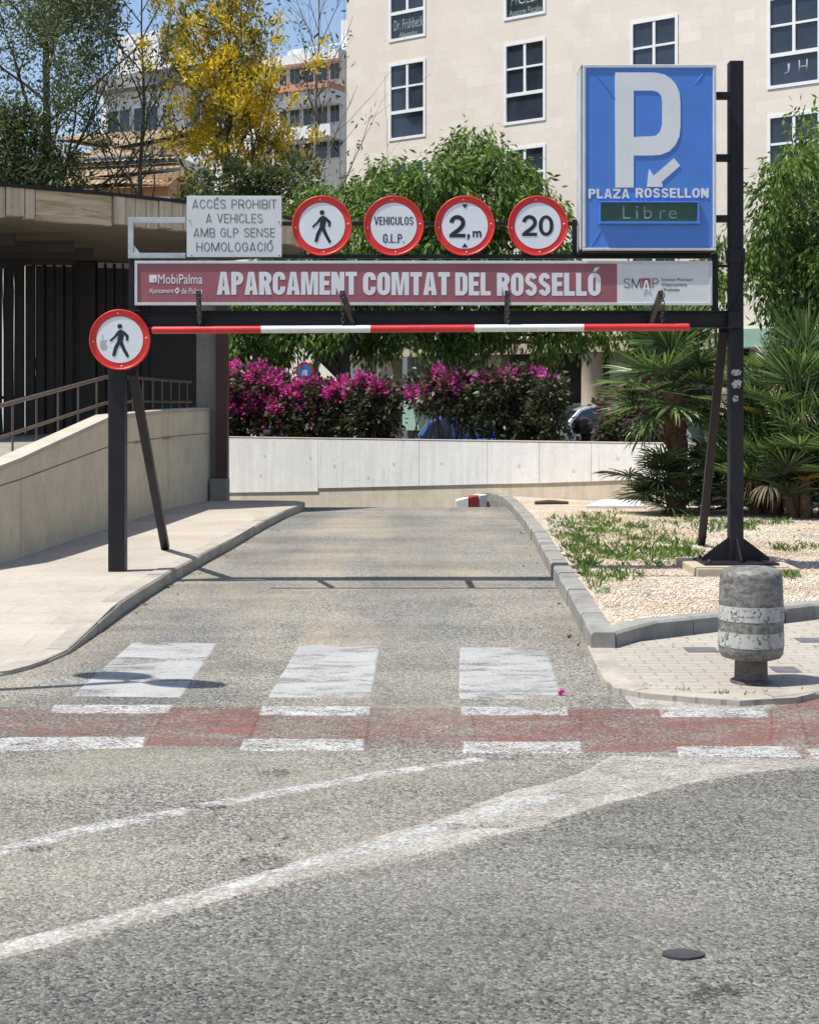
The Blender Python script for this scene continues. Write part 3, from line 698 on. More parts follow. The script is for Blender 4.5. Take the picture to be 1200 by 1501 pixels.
# ------------------------------------------------------------------ road markings
def ragged(pts, step=.12, amp=.006):
    out = []
    for a, b in zip(pts, pts[1:] + pts[:1]):
        n = min(60, max(1, int((b - a).length / step)))
        for i in range(n):
            q = a.lerp(b, i / n); out.append(q + Vector((random.gauss(0, amp), random.gauss(0, amp), 0)))
    return out
def mark(name, quads, mat, z=0.0062, amp=.004):
    mb = MB()
    for q in quads:
        a = apron(ragged(gp(q, z), amp=amp), z, .014, .0045); mb.add(a.v, a.f)
    return tag(mb.build(name, mat), kind='structure')
mark('crossing_paint', [[(197, 941), (316, 943), (262, 1021), (108, 1019)], [(441, 945), (554, 947), (541, 1021), (396, 1021)], [(676, 949), (797, 949), (822, 1023), (675, 1023)]], 'white_paint', amp=.0015)
tp = [(-400, 1040), (0, 1037), (246, 1036), (386, 1036), (545, 1038), (690, 1038), (850, 1039), (1130, 1040), (1164, 1027), (1500, 1003)]
bt = [(-400, 1094), (-30, 1092), (213, 1092), (358, 1094), (535, 1096), (700, 1098), (850, 1100), (1130, 1104), (1190, 1105), (1600, 1098)]
cells = [[tp[i], tp[i + 1], bt[i + 1], bt[i]] for i in range(9)]
mark('cycle_lane', [cells[2], cells[5], cells[6], cells[7], cells[8]], 'red_lane', 0.006)
mark('cycle_lane_worn', [cells[0], cells[1], cells[3], cells[4]], 'red_faint', 0.006)
mark('cycle_lane_dash', [[(82, 1033), (249, 1033), (246, 1044), (78, 1044)], [(386, 1035), (540, 1035), (539, 1047), (382, 1047)], [(679, 1036), (830, 1036), (830, 1047), (677, 1047)], [(967, 1038), (1117, 1038), (1125, 1050), (973, 1050)],
    [(24, 1080), (213, 1080), (209, 1094), (0, 1099), (-60, 1104), (-60, 1088)], [(361, 1083), (533, 1083), (531, 1098), (357, 1098)], [(681, 1087), (848, 1087), (850, 1102), (683, 1102)], [(994, 1094), (1160, 1094), (1172, 1108), (996, 1107)], [(1183, 1098), (1340, 1096), (1350, 1108), (1196, 1110)]], 'dash_paint', 0.0078)
mark('worn_corner_paint', [[(914, 1016), (960, 1020), (1080, 1030), (1150, 1026), (1120, 1037), (932, 1037)]], 'old_paint', 0.0078)
thin = [(-200, 1292), (-30, 1253), (0, 1247), (60, 1231), (150, 1209), (250, 1191), (320, 1177), (400, 1162), (500, 1144), (600, 1127), (700, 1112), (765, 1104)]
tw = [11, 11, 11, 11, 10, 9, 9, 8, 7, 7, 6, 5]
mark('thin_white_line', [[(x, y - w / 2) for (x, y), w in zip(thin, tw)] + [(x, y + w / 2) for (x, y), w in zip(thin[::-1], tw[::-1])]], 'line_paint')
upper = [(-300, 1452), (0, 1383), (100, 1357), (200, 1330), (300, 1303), (400, 1274), (500, 1243), (600, 1212), (650, 1199), (700, 1178), (760, 1157), (800, 1149), (850, 1134), (895, 1108), (1200, 1113), (1700, 1078)]
lw = [(-300, 1476), (0, 1401), (100, 1376), (200, 1349), (300, 1322), (400, 1296), (500, 1270), (600, 1252), (700, 1229), (800, 1204), (900, 1173), (1000, 1148), (1100, 1131), (1200, 1120), (1700, 1083)]
mark('edge_line', [upper + lw[::-1]], 'old_paint')
mark('edge_line_stroke', [[(590, 1222), (680, 1192), (760, 1168), (835, 1164), (800, 1176), (700, 1200), (600, 1235), (480, 1264), (300, 1312), (0, 1394), (0, 1388), (300, 1306), (480, 1253)]], 'line_paint', 0.0078)

def blot(x, y, rx, ry): return [(x + rx * math.cos(t) * random.uniform(.6, 1.1), y + ry * math.sin(t) * random.uniform(.6, 1.1)) for t in [i * .45 for i in range(14)]]
mb = MB()
for q in [blot(392, 1262, 46, 12), blot(400, 1225, 40, 14), blot(405, 1132, 30, 7), blot(735, 1110, 50, 6), blot(1050, 1455, 60, 14), blot(300, 1182, 40, 5), blot(40, 1243, 70, 6), blot(690, 1210, 60, 6)]: mb.poly(gp(q, .0088))
tag(mb.build('road_stain', 'stain'), kind='structure')

# ================================================================== HEIGHT GANTRY
GY = 14.7
def gx(px, Y=GY): return (px - 600.0) / F * Y
def gz(py, Y=GY): return H - (py - HY) / F * Y
g = thing('height_gantry', 'black steel height gantry spanning the car park entrance on two posts', 'gantry', (gx(173), GY, 0.12))
MB().box(gx(161), gx(185), GY - .08, GY + .08, 0.117, gz(458)).build('post', 'black_metal', g, .006)
mb = MB().box(gx(1067), gx(1087), GY - .07, GY + .07, 0.20, gz(91)); mb.build('post', 'black_metal', g, .006)
mb = MB(); z0, z1 = gz(479), gz(456)
mb.box(gx(164), gx(1067), GY - .055, GY + .07, z0, z1 - .012); mb.box(gx(164), gx(1067), GY - .085, GY + .09, z1 - .012, z1); mb.box(gx(164), gx(1067), GY - .085, GY + .09, z0 - .012, z0)
mb.box(gx(186), gx(1066), GY - .075, GY - .055, z1 - .05, z1 - .035)
mb.build('beam', 'black_metal', g, .003)
MB().box(gx(1062), gx(1081), GY - .15, GY - .07, gz(482), gz(458)).build('beam_clamp', 'black_metal', g, .006)
MB().box(gx(1065), gx(1089), GY - .09, GY + .09, gz(386), gz(365)).build('post_collar', 'black_metal', g, .01)
MB().bar((gx(192), GY + .1, gz(545)), (at(243, 805, .12).x, at(243, 805, .12).y, .12), .085, .085).build('brace', 'black_metal', g, .004)
q = at(1027, 797, .14); MB().bar((gx(1063), GY + .1, gz(482)), (q.x, q.y, .12), .085, .085).build('brace', 'black_metal', g, .004)
# frame that carries the boards and discs
mb = MB()
mb.box(gx(190), gx(198), GY - .04, GY + .04, z1, gz(379)); mb.box(gx(1043), gx(1051), GY - .04, GY + .04, z1, gz(372))
mb.box(gx(190), gx(1050), GY - .03, GY + .03, gz(379), gz(373))
mb.box(gx(276), gx(846), GY - .02, GY + .02, gz(331), gz(325)); mb.box(gx(838), gx(845), GY - .03, GY + .03, gz(373), gz(322))
mb.box(gx(1053), gx(1068), GY - .03, GY + .03, gz(392), gz(388))
mb.build('sign_frame', 'black_metal', g, .003)
for py in (141, 232, 321):
    MB().box(gx(1046), gx(1068), GY - .05, GY + .03, gz(py + 5), gz(py - 5)).build('sign_bracket', 'black_metal', g, .004)
# gusseted foot of the right post
pc = Vector((gx(1077), GY, 0.20))
MB().box(pc.x - .36, pc.x + .36, GY - .3, GY + .3, 0.2, 0.222).build('base_plate', 'black_metal', g, .004)
for dx, dy in ((1, 0), (-1, 0), (0, 1), (0, -1)):
    a = Vector((dx, dy, 0)); n = Vector((dy, dx, 0)) * .009; r0 = .065; mb = MB()
    t = [pc + a * r0 + Vector((0, 0, .022)), pc + a * (.33 if dx else .27) + Vector((0, 0, .022)), pc + a * (.33 if dx else .27) + Vector((0, 0, .05)), pc + a * r0 + Vector((0, 0, .25))]
    mb.add([v + n for v in t] + [v - n for v in t], [(0, 1, 2, 3), (7, 6, 5, 4), (0, 4, 5, 1), (1, 5, 6, 2), (2, 6, 7, 3), (3, 7, 4, 0)]); mb.build('gusset', 'black_metal', g)
for dx in (-1, 1):
    for dy in (-1, 1): MB().lathe([(.018, 0.222), (.018, .245), (.01, .252)], (pc.x + dx * .3, GY + dy * .23, 0), 6).build('bolt', 'rust', g)
# arms reaching forward, chains and the bar
BY = 13.9
arms = []
for px, bx in ((291, 294), (501, 519), (743, 741), (968, 951)):
    tip = ad(px, 430, BY); base = Vector((gx(bx), GY - .05, gz(474)))
    MB().bar(base, tip, .045, .06).build('arm', 'black_metal', g, .004); arms.append(tip)
cb = MB(); cb.tube([(gx(1084), GY - .08, gz(372)), (gx(1086), GY - .11, gz(395)), (gx(1083), GY - .12, gz(425)), (gx(1076), GY - .1, gz(445)), (gx(1063), GY - .09, gz(457))], .008, 6)
cb.build('cable', 'black_metal', g)
b0, b1 = ad(225, 484, BY), ad(1008, 479.5, BY)
hb = thing('height_bar', 'red and white striped height bar hanging by chains under the black gantry', 'bar', (b0 + b1) / 2)
cuts = [225, 383, 543, 695, 855, 1008]
for i in range(5):
    t0, t1 = ((c - 225) / (1008 - 225) for c in cuts[i:i + 2])
    mb = MB(); e = .0008
    p, q = b0.lerp(b1, t0), b0.lerp(b1, t1); mb.tube([p, q], .034, 20)
    if i in (0, 4): 
        c_ = p if i == 0 else q; dd = (q - p).normalized() * (.012 if i else -.012); mb.tube([c_ + dd * .02, c_ + dd], [.034, .027], 20)
    mb.build('red_section' if i % 2 == 0 else 'white_section', 'bar_red' if i % 2 == 0 else 'bar_white', hb)
for tip in arms:
    mb = MB(); top = tip + Vector((0.012, -.04, -.005)); t = (top.x - b0.x) / (b1.x - b0.x); bot = b0.lerp(b1, t) + Vector((0, 0, .03))
    n = 8; L = (top - bot) / n
    for i in range(n):
        c = bot + L * (i + .5); hh = L.length * .66; w = .017; ax = Vector((1, 0, 0)) if i % 2 else Vector((0, 1, 0)); pts = []
        for k in range(11):
            a = 2 * math.pi * k / 10; pts.append(c + ax * (w * math.cos(a)) + Vector((0, 0, hh * math.sin(a))))
        mb.tube(pts, .0055, 5, cap=False)
    mb.build('chain', 'chain_dark', hb)

# ------------------------------------------------------------------ banner board
BYF = 14.5
bn = thing('sign_board', 'long maroon and white board with the car park name in white capitals', 'sign', (gx(620, BYF), BYF, gz(448, BYF)))
X0, X1, ZB, ZT, XM = gx(198, BYF), gx(1043, BYF), gz(447.5, BYF), gz(382.5, BYF), gx(904, BYF)
MB().box(X0 + .01, X1 - .01, BYF + .02, GY - .03, ZB + .01, ZT - .01).build('backing', 'black_metal', bn)
mb = MB(); t = .026
mb.box(X0, X1, BYF - .012, BYF + .03, ZT - t, ZT); mb.box(X0, X1, BYF - .012, BYF + .03, ZB, ZB + t); mb.box(X0, X0 + t, BYF - .012, BYF + .03, ZB + t, ZT - t); mb.box(X1 - t, X1, BYF - .012, BYF + .03, ZB + t, ZT - t)
mb.build('frame', 'sign_rim', bn, .003)
MB().box(X0 + t, XM, BYF, BYF + .019, ZB + t, ZT - t).build('maroon_panel', 'maroon', bn)
MB().box(XM, X1 - t, BYF, BYF + .019, ZB + t, ZT - t).build('white_panel', 'sign_grey', bn)
def tb(px0, px1, py0, py1, Y): return (gx(px0, Y), gx(px1, Y), gz(py1, Y), gz(py0, Y))
LY = BYF - .0025
letters('APARCAMENT', tb(318, 523, 398.5, 432, BYF), LY, 'sign_letter', bn, .40, .10, th=.002)
letters('COMTAT', tb(532, 659, 399, 432.5, BYF), LY, 'sign_letter', bn, .40, .10, th=.002)
letters('DEL', tb(667, 719, 399.5, 433, BYF), LY, 'sign_letter', bn, .40, .10, th=.002)
letters('ROSSELLÓ', tb(728, 880, 400, 433.5, BYF), LY, 'sign_letter', bn, .40, .10, th=.002)
text('lettering', 'MobiPalma', tb(232, 297, 402, 416, BYF), LY, 'sign_letter', bn, bold=.0, th=.001)
text('lettering', 'Ajuntament', tb(219, 255, 422.5, 431.5, BYF), LY, 'sign_letter', bn, bold=.0, th=.001)
text('lettering', 'de Palma', tb(266, 297, 422, 430.5, BYF), LY, 'sign_letter', bn, bold=.0, th=.001)
plate('logo', [rect(*tb(219, 230, 403, 414, BYF))], LY, 'sign_letter', bn)
plate('logo', [circ(gx(226.3, BYF), gz(410, BYF), .014, 14), circ(gx(226.3, BYF), gz(410, BYF), .007, 12)], LY - .004, 'galv', bn)
cx, cz = gx(260, BYF), gz(426, BYF)
plate('emblem', [[(cx - .026, cz), (cx, cz - .034), (cx + .026, cz), (cx, cz + .034)], [(cx - .012, cz), (cx, cz - .016), (cx + .012, cz), (cx, cz + .016)]], LY, 'sign_letter', bn)
letters('SM', tb(913.5, 938.5, 408, 422, BYF), LY, 'sign_grey_ink', bn, .13, .2, False)
letters('P', tb(955.5, 964.5, 408, 422, BYF), LY, 'sign_grey_ink', bn, .15, .2, False)
plate('logo', [rect(*tb(939.5, 953, 408, 422, BYF))], LY, 'maroon', bn)
letters('A', tb(940.5, 952.5, 411, 427, BYF), LY - .005, 'sign_letter', bn, .26, .2, False)
for i, s in enumerate(('Societat Municipal', "d'Aparcaments", 'i Projectes')):
    text('lettering', s, tb(969, (1014, 1006, 995)[i], 407.5 + 7.3 * i, 413 + 7.3 * i, BYF), LY, 'sign_grey_ink', bn, bold=.0)

# ------------------------------------------------------------------ white text board
WY = 14.62
wb = thing('notice_board', 'white notice board with four lines of grey capitals above the maroon board', 'sign', (gx(344, WY), WY, gz(377, WY)))
MB().box(*[gx(274, WY), gx(413, WY), WY, WY + .012, gz(377, WY), gz(287, WY)]).build('sheet', 'sign_grey', wb, .003)
for i, (s, a, b) in enumerate((('ACCÉS PROHIBIT', 282, 405), ('A VEHICLES', 302, 385), ('AMB GLP SENSE', 284, 403), ('HOMOLOGACIÓ', 288, 400))):
    top = 293.5 + 21 * i - (3 if i in (0, 3) else 0) * 1.0
    letters(s, tb(a, b, 292.5 + 20.9 * i, 305.5 + 20.9 * i, WY), WY - .002, 'sign_grey_ink', wb, .135, .24, False, .002)
for x, y in ((278, 323), (409, 325), (281, 374), (409, 374)): MB().lathe([(.008, 0), (.008, .006), (.003, .009)], (gx(x, WY), WY, gz(y, WY)), 8, 'y').build('screw', 'grey_trim', wb)
br = thing('angle_bracket', 'grey galvanised angle frame left of the white notice board', 'bracket', (gx(232), GY - .06, gz(380)))
mb = MB()
mb.box(gx(190), gx(273.5), GY - .075, GY - .045, gz(328), gz(320)); mb.box(gx(190), gx(273.5), GY - .075, GY - .045, gz(379.5), gz(372)); mb.box(gx(190), gx(197.5), GY - .075, GY - .045, gz(372), gz(328))
mb.add([(gx(198), GY - .07, gz(372)), (gx(207), GY - .07, gz(372)), (gx(198), GY - .07, gz(360)), (gx(198), GY - .06, gz(372)), (gx(207), GY - .06, gz(372)), (gx(198), GY - .06, gz(360))], [(0, 1, 2), (3, 5, 4), (0, 3, 4, 1), (1, 4, 5, 2), (2, 5, 3, 0)])
mb.build('angle_frame', 'galv', br, .002)

# ------------------------------------------------------------------ round signs
def disc(name, label, px, py, Y, rpx, symbol, group='round red-rimmed prohibition signs'):
    r = rpx / F * Y; c = Vector((gx(px, Y), Y, gz(py, Y)))
    o = thing(name, label, 'sign', c, 0, group)
    MB().lathe([(r * .99, -.03), (r, -.02), (r, .012), (r * .985, .016), (r * .955, .016), (r * .94, .004), (r * .93, .001)], c, 64, 'y').build('rim_plate', 'sign_red', o)
    plate('face', [circ(c.x, c.z, r * .765, 64)], Y - .004, 'sign_white', o)
    u = r / 240.0
    def T(x, y): return (c.x + x * u, c.z - y * u)
    yl = Y - .007
    if symbol == 'walk':
        wk = lambda pts, w: plate('walking_figure', [[T(*p) for p in stroke(pts, w)]], yl, 'sign_black', o)
        # one outline: trunk with both arms and legs
        figure = [(-18, -68), (8, -82), (38, -66), (68, -36), (72, -26), (66, 6), (50, 8), (46, 2), (52, -18), (34, -38), (24, 6), (24, 18), (44, 70), (74, 126), (66, 140), (56, 140), (22, 84), (0, 38), (-20, 76), (-34, 124), (-42, 132), (-58, 128), (-60, 120), (-46, 62), (-20, 10), (-14, -38), (-26, -22), (-66, 12), (-78, 14), (-80, 4), (-44, -30)]
        plate('walking_figure', [[T(x, y) for x, y in figure]], yl, 'sign_black', o)
        plate('figure_head', [[(c.x + x, c.z + y) for x, y in circ(0, 106 * u, 19 * u, 24)]], yl, 'sign_black', o)
    elif symbol == 'glp':
        for s, a, b, y0, y1 in (('VEHICULOS', -156, 156, -72, -8), ('G.L.P.', -86, 84, 66, 136)):
            letters(s, (c.x + a * u, c.x + b * u, c.z - y1 * u, c.z - y0 * u), Y - .006, 'sign_black', o, .27, .2, True, .002)
    elif symbol == 'height':
        def bx(a, b, y0, y1): return (c.x + a * u, c.x + b * u, c.z - y1 * u, c.z - y0 * u)
        letters('2', bx(-124, 4, -84, 94), Y - .006, 'sign_black', o, .27, .2, False, .002)
        plate('lettering', [[T(18, 68), T(40, 68), T(40, 92), T(26, 112), T(16, 110), T(24, 92), T(18, 92)]], Y - .006, 'sign_black', o, .002)
        plate('lettering', [[T(62, 92), T(62, 42), T(76, 42), T(76, 48), T(86, 41), T(98, 46), T(110, 40), T(124, 43), T(132, 54), T(132, 92), T(118, 92), T(118, 58), T(112, 53), T(104, 60), T(104, 92), T(90, 92), T(90, 58), T(84, 53), T(76, 60), T(76, 92)]], Y - .006, 'sign_black', o, .002)
        plate('height_arrow', [[T(-24, -172), T(24, -172), T(0, -138)]], yl, 'sign_black', o)
        plate('height_arrow', [[T(-24, 172), T(24, 172), T(0, 138)]], yl, 'sign_black', o)
    elif symbol == 'speed':
        letters('20', (c.x - 126 * u, c.x + 124 * u, c.z - 82 * u, c.z + 84 * u), Y - .006, 'sign_black', o, .26, .12, False, .002)
    for a in (0, 90, 180, 270):
        x, z = c.x + r * .875 * math.cos(R(a + 4)), c.z + r * .875 * math.sin(R(a + 4))
        MB().lathe([(.009, -.001), (.009, .006), (.004, .009)], (x, Y, z), 8, 'y').build('bolt', 'sign_rim', o)
    return o, c, r, u
DY = 14.6
disc('round_sign', 'round red-rimmed no pedestrians sign beside the white notice board, above the maroon board', 472, 331, DY, 44, 'walk')
disc('round_sign', 'round red-rimmed sign reading VEHICULOS G.L.P. above the maroon board', 577, 331, DY, 44, 'glp')
disc('round_sign', 'round red-rimmed height limit sign with a big 2 and m', 681, 331, DY, 44, 'height')
disc('round_sign', 'round red-rimmed speed sign reading 20 beside the blue parking sign', 788, 331, DY, 44, 'speed')
o, c, r, u = disc('round_sign', 'round no pedestrians sign with a grey sticker, on top of the left black post', 176, 498, 14.53, 44.5, 'walk')
ax, az_ = c.x - 128 * u, c.z - 40 * u
plate('sticker', [[(ax + x * u, az_ + y * u) for x, y in ((-30, 10), (-26, 34), (-8, 40), (4, 34), (18, 40), (28, 30), (18, 16), (20, -2), (32, -16), (20, -40), (4, -46), (-14, -42), (-26, -22))]], 14.525, 'sign_faded', o)
plate('sticker', [[(ax + x * u, az_ + y * u) for x, y in ((-10, 46), (-2, 50), (-4, 78), (-14, 82), (-12, 60))]], 14.525, 'sign_faded', o)

# ------------------------------------------------------------------ big parking sign
PY = 14.465; PB = PY + .46
ps = thing('parking_sign', 'big blue box sign with a white letter P fixed to the right gantry post', 'sign', (gx(951, PY), PY, gz(369, PY)))
px0, px1, pz0, pz1 = gx(852, PY), gx(1050, PY), gz(368.5, PY), gz(93.5, PY)
MB().box(px0 - .0, px1, PY + .02, PB, pz0, pz1).build('casing', 'black_metal', ps, .012)
px0 += .008; px1 -= .008; pz0 += .008; pz1 -= .008
mb = MB(); t = .032
mb.box(px0, px1, PY - .012, PY + .02, pz1 - t, pz1); mb.box(px0, px1, PY - .012, PY + .02, pz0, pz0 + t * .8); mb.box(px0, px0 + t, PY - .012, PY + .02, pz0 + t * .8, pz1 - t); mb.box(px1 - t, px1, PY - .012, PY + .02, pz0 + t * .8, pz1 - t)
mb.build('frame', 'sign_rim', ps, .006)
MB().box(px0 - .012, px0 - .008, PY + .03, PB - .03, pz0 + .02, pz1 - .02).build('side_sheet', 'sign_rim', ps)
MB().box(px0 + t, px1 - t, PY, PY + .019, pz0 + t * .8, pz1 - t).build('blue_panel', 'sign_blue', ps)
def arc(cx, cz, rx, rz, a0, a1, n=10): return [(cx + rx * math.cos(R(a0 + (a1 - a0) * i / n)), cz + rz * math.sin(R(a0 + (a1 - a0) * i / n))) for i in range(n + 1)]
def ppx(pts): return [(gx(x, PY), gz(y, PY)) for x, y in pts]
outer = ppx([(901, 275), (901, 106.5), (955, 106.5)]) + [(gx(x, PY), gz(y, PY)) for x, y in [(963, 107), (973, 109.5), (982, 115), (990, 124), (995, 136), (996.5, 150), (996.5, 185), (995, 200), (989, 213), (980, 222), (968, 227), (955, 228), (928, 228), (928, 275)]]
inner = ppx([(928, 133), (955, 133), (963, 135), (968, 140), (970, 149), (970, 183), (967, 193), (961, 199), (954, 200), (928, 201)])
plate('letter_p', [outer, inner], PY - .007, 'sign_letter', ps, .007)
plate('arrow', [ppx([(947, 274), (951, 248), (957, 258), (987, 232), (996, 243), (969, 267), (971, 274)])], PY - .007, 'sign_letter', ps, .007)
letters('PLAZA', tb(862, 922, 277, 291, PY), PY - .006, 'sign_letter', ps, .30, .16, True, .005)
letters('ROSSELLON', tb(931, 1038, 276, 290, PY), PY - .006, 'sign_letter', ps, .30, .16, True, .005)
a = tb(880, 1021, 297.5, 325.5, PY); mb = MB(); t = .022
mb.box(a[0] - t, a[1] + t, PY - .03, PY, a[3], a[3] + t * .6); mb.box(a[0] - t, a[1] + t, PY - .045, PY, a[2] - t, a[2]); mb.box(a[0] - t, a[0], PY - .03, PY, a[2], a[3]); mb.box(a[1], a[1] + t, PY - .03, PY, a[2], a[3])
mb.build('display_surround', 'sign_blue', ps, .004)
d = MB().box(a[0], a[1], PY - .008, PY, a[2], a[3]).build('display', 'led', ps)
for ch, x0, x1, top in (('L', 912, 924, 302), ('i', 931, 935, 302), ('b', 943, 955, 302), ('r', 966, 975, 308), ('e', 979, 991, 308)):
    text('display_letter', ch, tb(x0, x1, top, 321, PY), PY - .010, 'led_text', d, bold=-.01, th=.002)
for pts in (((864, 100), (884, 122), (898, 141), (912, 152), (926, 153)), ((1037, 99), (1026, 113), (1018, 124)), ((865, 362), (874, 347), (881, 336))):
    MB().tube([(gx(x, PY), PY - .001, gz(y, PY)) for x, y in pts], [.002] + [.006] * (len(pts) - 2) + [.002], 6).build('panel_crease', 'sign_blue', ps)

# stickers on the right post
for lb, x0, x1, y0, y1 in (('white torn paper sticker, highest of those on the right black post', 1071, 1086, 541, 551), ('scribbled pale sticker below the top one on the right black post', 1070.5, 1087, 556, 570), ('small torn sticker scrap, lowest on the right black post', 1073, 1082, 579, 590)):
    Yp = GY - .0715; n = 12; rr = random.Random(x1)
    xs, zs = (gx(x0, Yp) + gx(x1, Yp)) / 2, (gz(y0, Yp) + gz(y1, Yp)) / 2; w, h = gx(x1, Yp) - xs, gz(y0, Yp) - zs
    lp = []
    for i in range(n):
        t_ = 2 * math.pi * i / n; cs, sn = math.cos(t_), math.sin(t_); k = 1 / max(abs(cs), abs(sn)) * rr.uniform(.72, 1)
        lp.append((xs + w * cs * k, zs + h * sn * k))
    tag(plate('sticker', [lp], Yp, 'sticker', None, .002), lb, 'sticker', 'stickers on the right post')

# ================================================================== BOLLARD, PLINTH AND SMALL THINGS
bl = thing('bollard', 'stout grey iron bollard with two worn white bands on the corner pavement', 'bollard', at(1100, 999, RZ))
bc = ORG[bl.name][0]; bc = Vector((bc.x, bc.y, 0)); z = RZ - .004
MB().lathe([(.125, z), (.125, z + .014), (.105, z + .022), (.1, z + .03), (.098, z + .13), (.1, z + .17)], bc, 40).build('stem', 'bollard_dark', bl)
prof = [(.09, z + .145), (.14, z + .147), (.175, z + .158), (.19, z + .18), (.195, z + .215), (.194, z + .40), (.189, z + .60), (.186, z + .645), (.178, z + .672), (.16, z + .69), (.12, z + .70), (.05, z + .705), (.001, z + .706)]
MB().lathe(prof, bc, 56).build('body', 'bollard', bl)
for a, b in ((.385, .475), (.228, .318)):
    mb = MB(); n = 40; a0, a1 = R(168), R(345); vs = []
    for i in range(n + 1):
        t_ = a0 + (a1 - a0) * i / n; cs, sn = math.cos(t_), math.sin(t_)
        for zz in (a, b):
            rr = .196 + .0015 - (zz - .215) * .012; vs.append((bc.x + rr * cs, bc.y + rr * sn, z + zz))
    mb.add(vs, [(2 * i, 2 * i + 2, 2 * i + 3, 2 * i + 1) for i in range(n)], True); mb.build('reflective_band', 'sticker', bl)
tag(MB().slab([(gx(1005), 14.15, .2), (gx(1150), 14.15, .2), (gx(1152), 15.25, .2), (gx(1003), 15.25, .2)], .12).build('plinth', 'plinth', None, .012), 'tan concrete plinth under the foot of the right gantry post', 'plinth')
lid = at(1000, 1399, 0.004)
mb = MB(); mb.slab([(lid.x + .066 * math.cos(t_ * .262) * random.uniform(.95, 1.05), lid.y + .04 * math.sin(t_ * .262) * random.uniform(.94, 1.04), .008) for t_ in range(24)], .006)
tag(mb.build('rubber_patch', 'tar', None), 'flat dark rubber oval lying on the road in the foreground', 'litter')
fl = at(822, 1017, .012); P = np.tile(np.array(fl), (9, 1)) + rng.normal(size=(9, 3)) * [.008, .008, .002]
D = rng.normal(size=(9, 3)); D[:, 2] = abs(D[:, 2]) + .3
tag(leaf_mesh('fallen_flower', P, D, np.full(9, .035), .8, 'flower'), 'fallen magenta flower at the corner of the rightmost crossing stripe', 'flower')
for x, y, w, lb in ((1027, 952, .22, 'dark iron cover set in the pavers left of the bollard'), (1188, 938, .2, 'dark iron cover in the pavers right of the bollard, far one'), (1150, 981, .16, 'pale worn cover in the pavers beside the bollard shadow')):
    p = at(x, y, RZ); tag(MB().box(p.x - w / 2, p.x + w / 2, p.y - .1, p.y + .1, RZ - .02, RZ + .001).build('pavement_cover', 'metal_lid'), lb, 'cover', 'small covers set in the pavers')
# twin street lamp standing left of the picture; its shadow falls on the road
tl = thing('street_lamp', 'low twin-headed street lamp outside the left edge, casting its shadow on the crossing', 'street lamp', (-3.62, 8.72, 0))
hh = 4.35
MB().lathe([(.09, 0), (.09, .25), (.05, .32), (.038, hh - .1), (.03, hh)], (-3.62, 8.72, 0), 16).build('pole', 'black_metal', tl)
for sx, sy in ((-.16, .22), (.34, -.05)):
    c = Vector((-3.62 + sx, 8.72 + sy, hh - .02))
    MB().tube([(-3.62, 8.72, hh - .06), c], .018, 8).build('lamp_arm', 'black_metal', tl)
    lh = MB().lathe([(.02, .05), (.12, .03), (.2, 0), (.2, -.02), (.12, -.04)], c, 24); lh.v = [(c.x + (x - c.x) * 1.3, c.y + (y - c.y) * .72 + (x - c.x) * -.25, z_) for x, y, z_ in lh.v]; lh.build('lamp_head', 'black_metal', tl)

# ================================================================== WALLS
# beige ramp wall on the left: base line, sloping top
wb_ = [(-4.6, 14.2, .98), (-4.19, 15.38, 1.127), (-4.14, 16.0, 1.19), (-4.0, 20.25, 1.626), (-3.84, 23.9, 1.70), (-3.62, 25.4, 1.725), (-3.46, 26.1, 1.736)]
wb_ = [(-7.5, 12.9, .6)] + wb_
rw = thing('ramp_wall', 'beige concrete ramp wall with a sloping top along the left pavement', 'wall', (-4.1, 16, .1))
def wallrun(pts, th, z0f, z1f, out=0.0):
    mb = MB(); rings = []
    for i, p in enumerate(pts):
        a = Vector(pts[max(0, i - 1)][:2]); b = Vector(pts[min(len(pts) - 1, i + 1)][:2]); d = (b - a).normalized(); n = Vector((-d.y, d.x))
        f = Vector(p[:2]) - n * out; k = Vector(p[:2]) + n * th
        rings.append([(f.x, f.y, z0f(p)), (f.x, f.y, z1f(p)), (k.x, k.y, z1f(p)), (k.x, k.y, z0f(p))])
    vs = [v for r_ in rings for v in r_]
    fs = [(4 * i + j, 4 * i + 4 + j, 4 * i + 4 + (j + 1) % 4, 4 * i + (j + 1) % 4) for i in range(len(pts) - 1) for j in range(4)] + [(0, 1, 2, 3), (len(vs) - 4, len(vs) - 1, len(vs) - 2, len(vs) - 3)]
    return mb.add(vs, fs)
def lerp3(a, b, t): return tuple(x + (y - x) * t for x, y in zip(a, b))
cut1 = lerp3(wb_[2], wb_[3], .92); 
panels = [[wb_[0], wb_[1], wb_[2], wb_[3]], [lerp3(wb_[3], wb_[4], .006), wb_[4], wb_[5]], [lerp3(wb_[5], wb_[6], .018), wb_[6], wb_[7]]]
for p in panels:
    wallrun(p, .22, lambda q: .0, lambda q: q[2] - .055).build('wall_panel', 'wall_beige', rw, .006)
    wallrun(p, .24, lambda q: q[2] - .0555, lambda q: q[2], .014).build('coping', 'wall_cap', rw, .01)
for p in panels:   # horizontal pour line
    wallrun(p, -.004, lambda q: q[2] * .60 + .235, lambda q: q[2] * .60 + .247, .004).build('pour_joint', 'col_grey', rw)
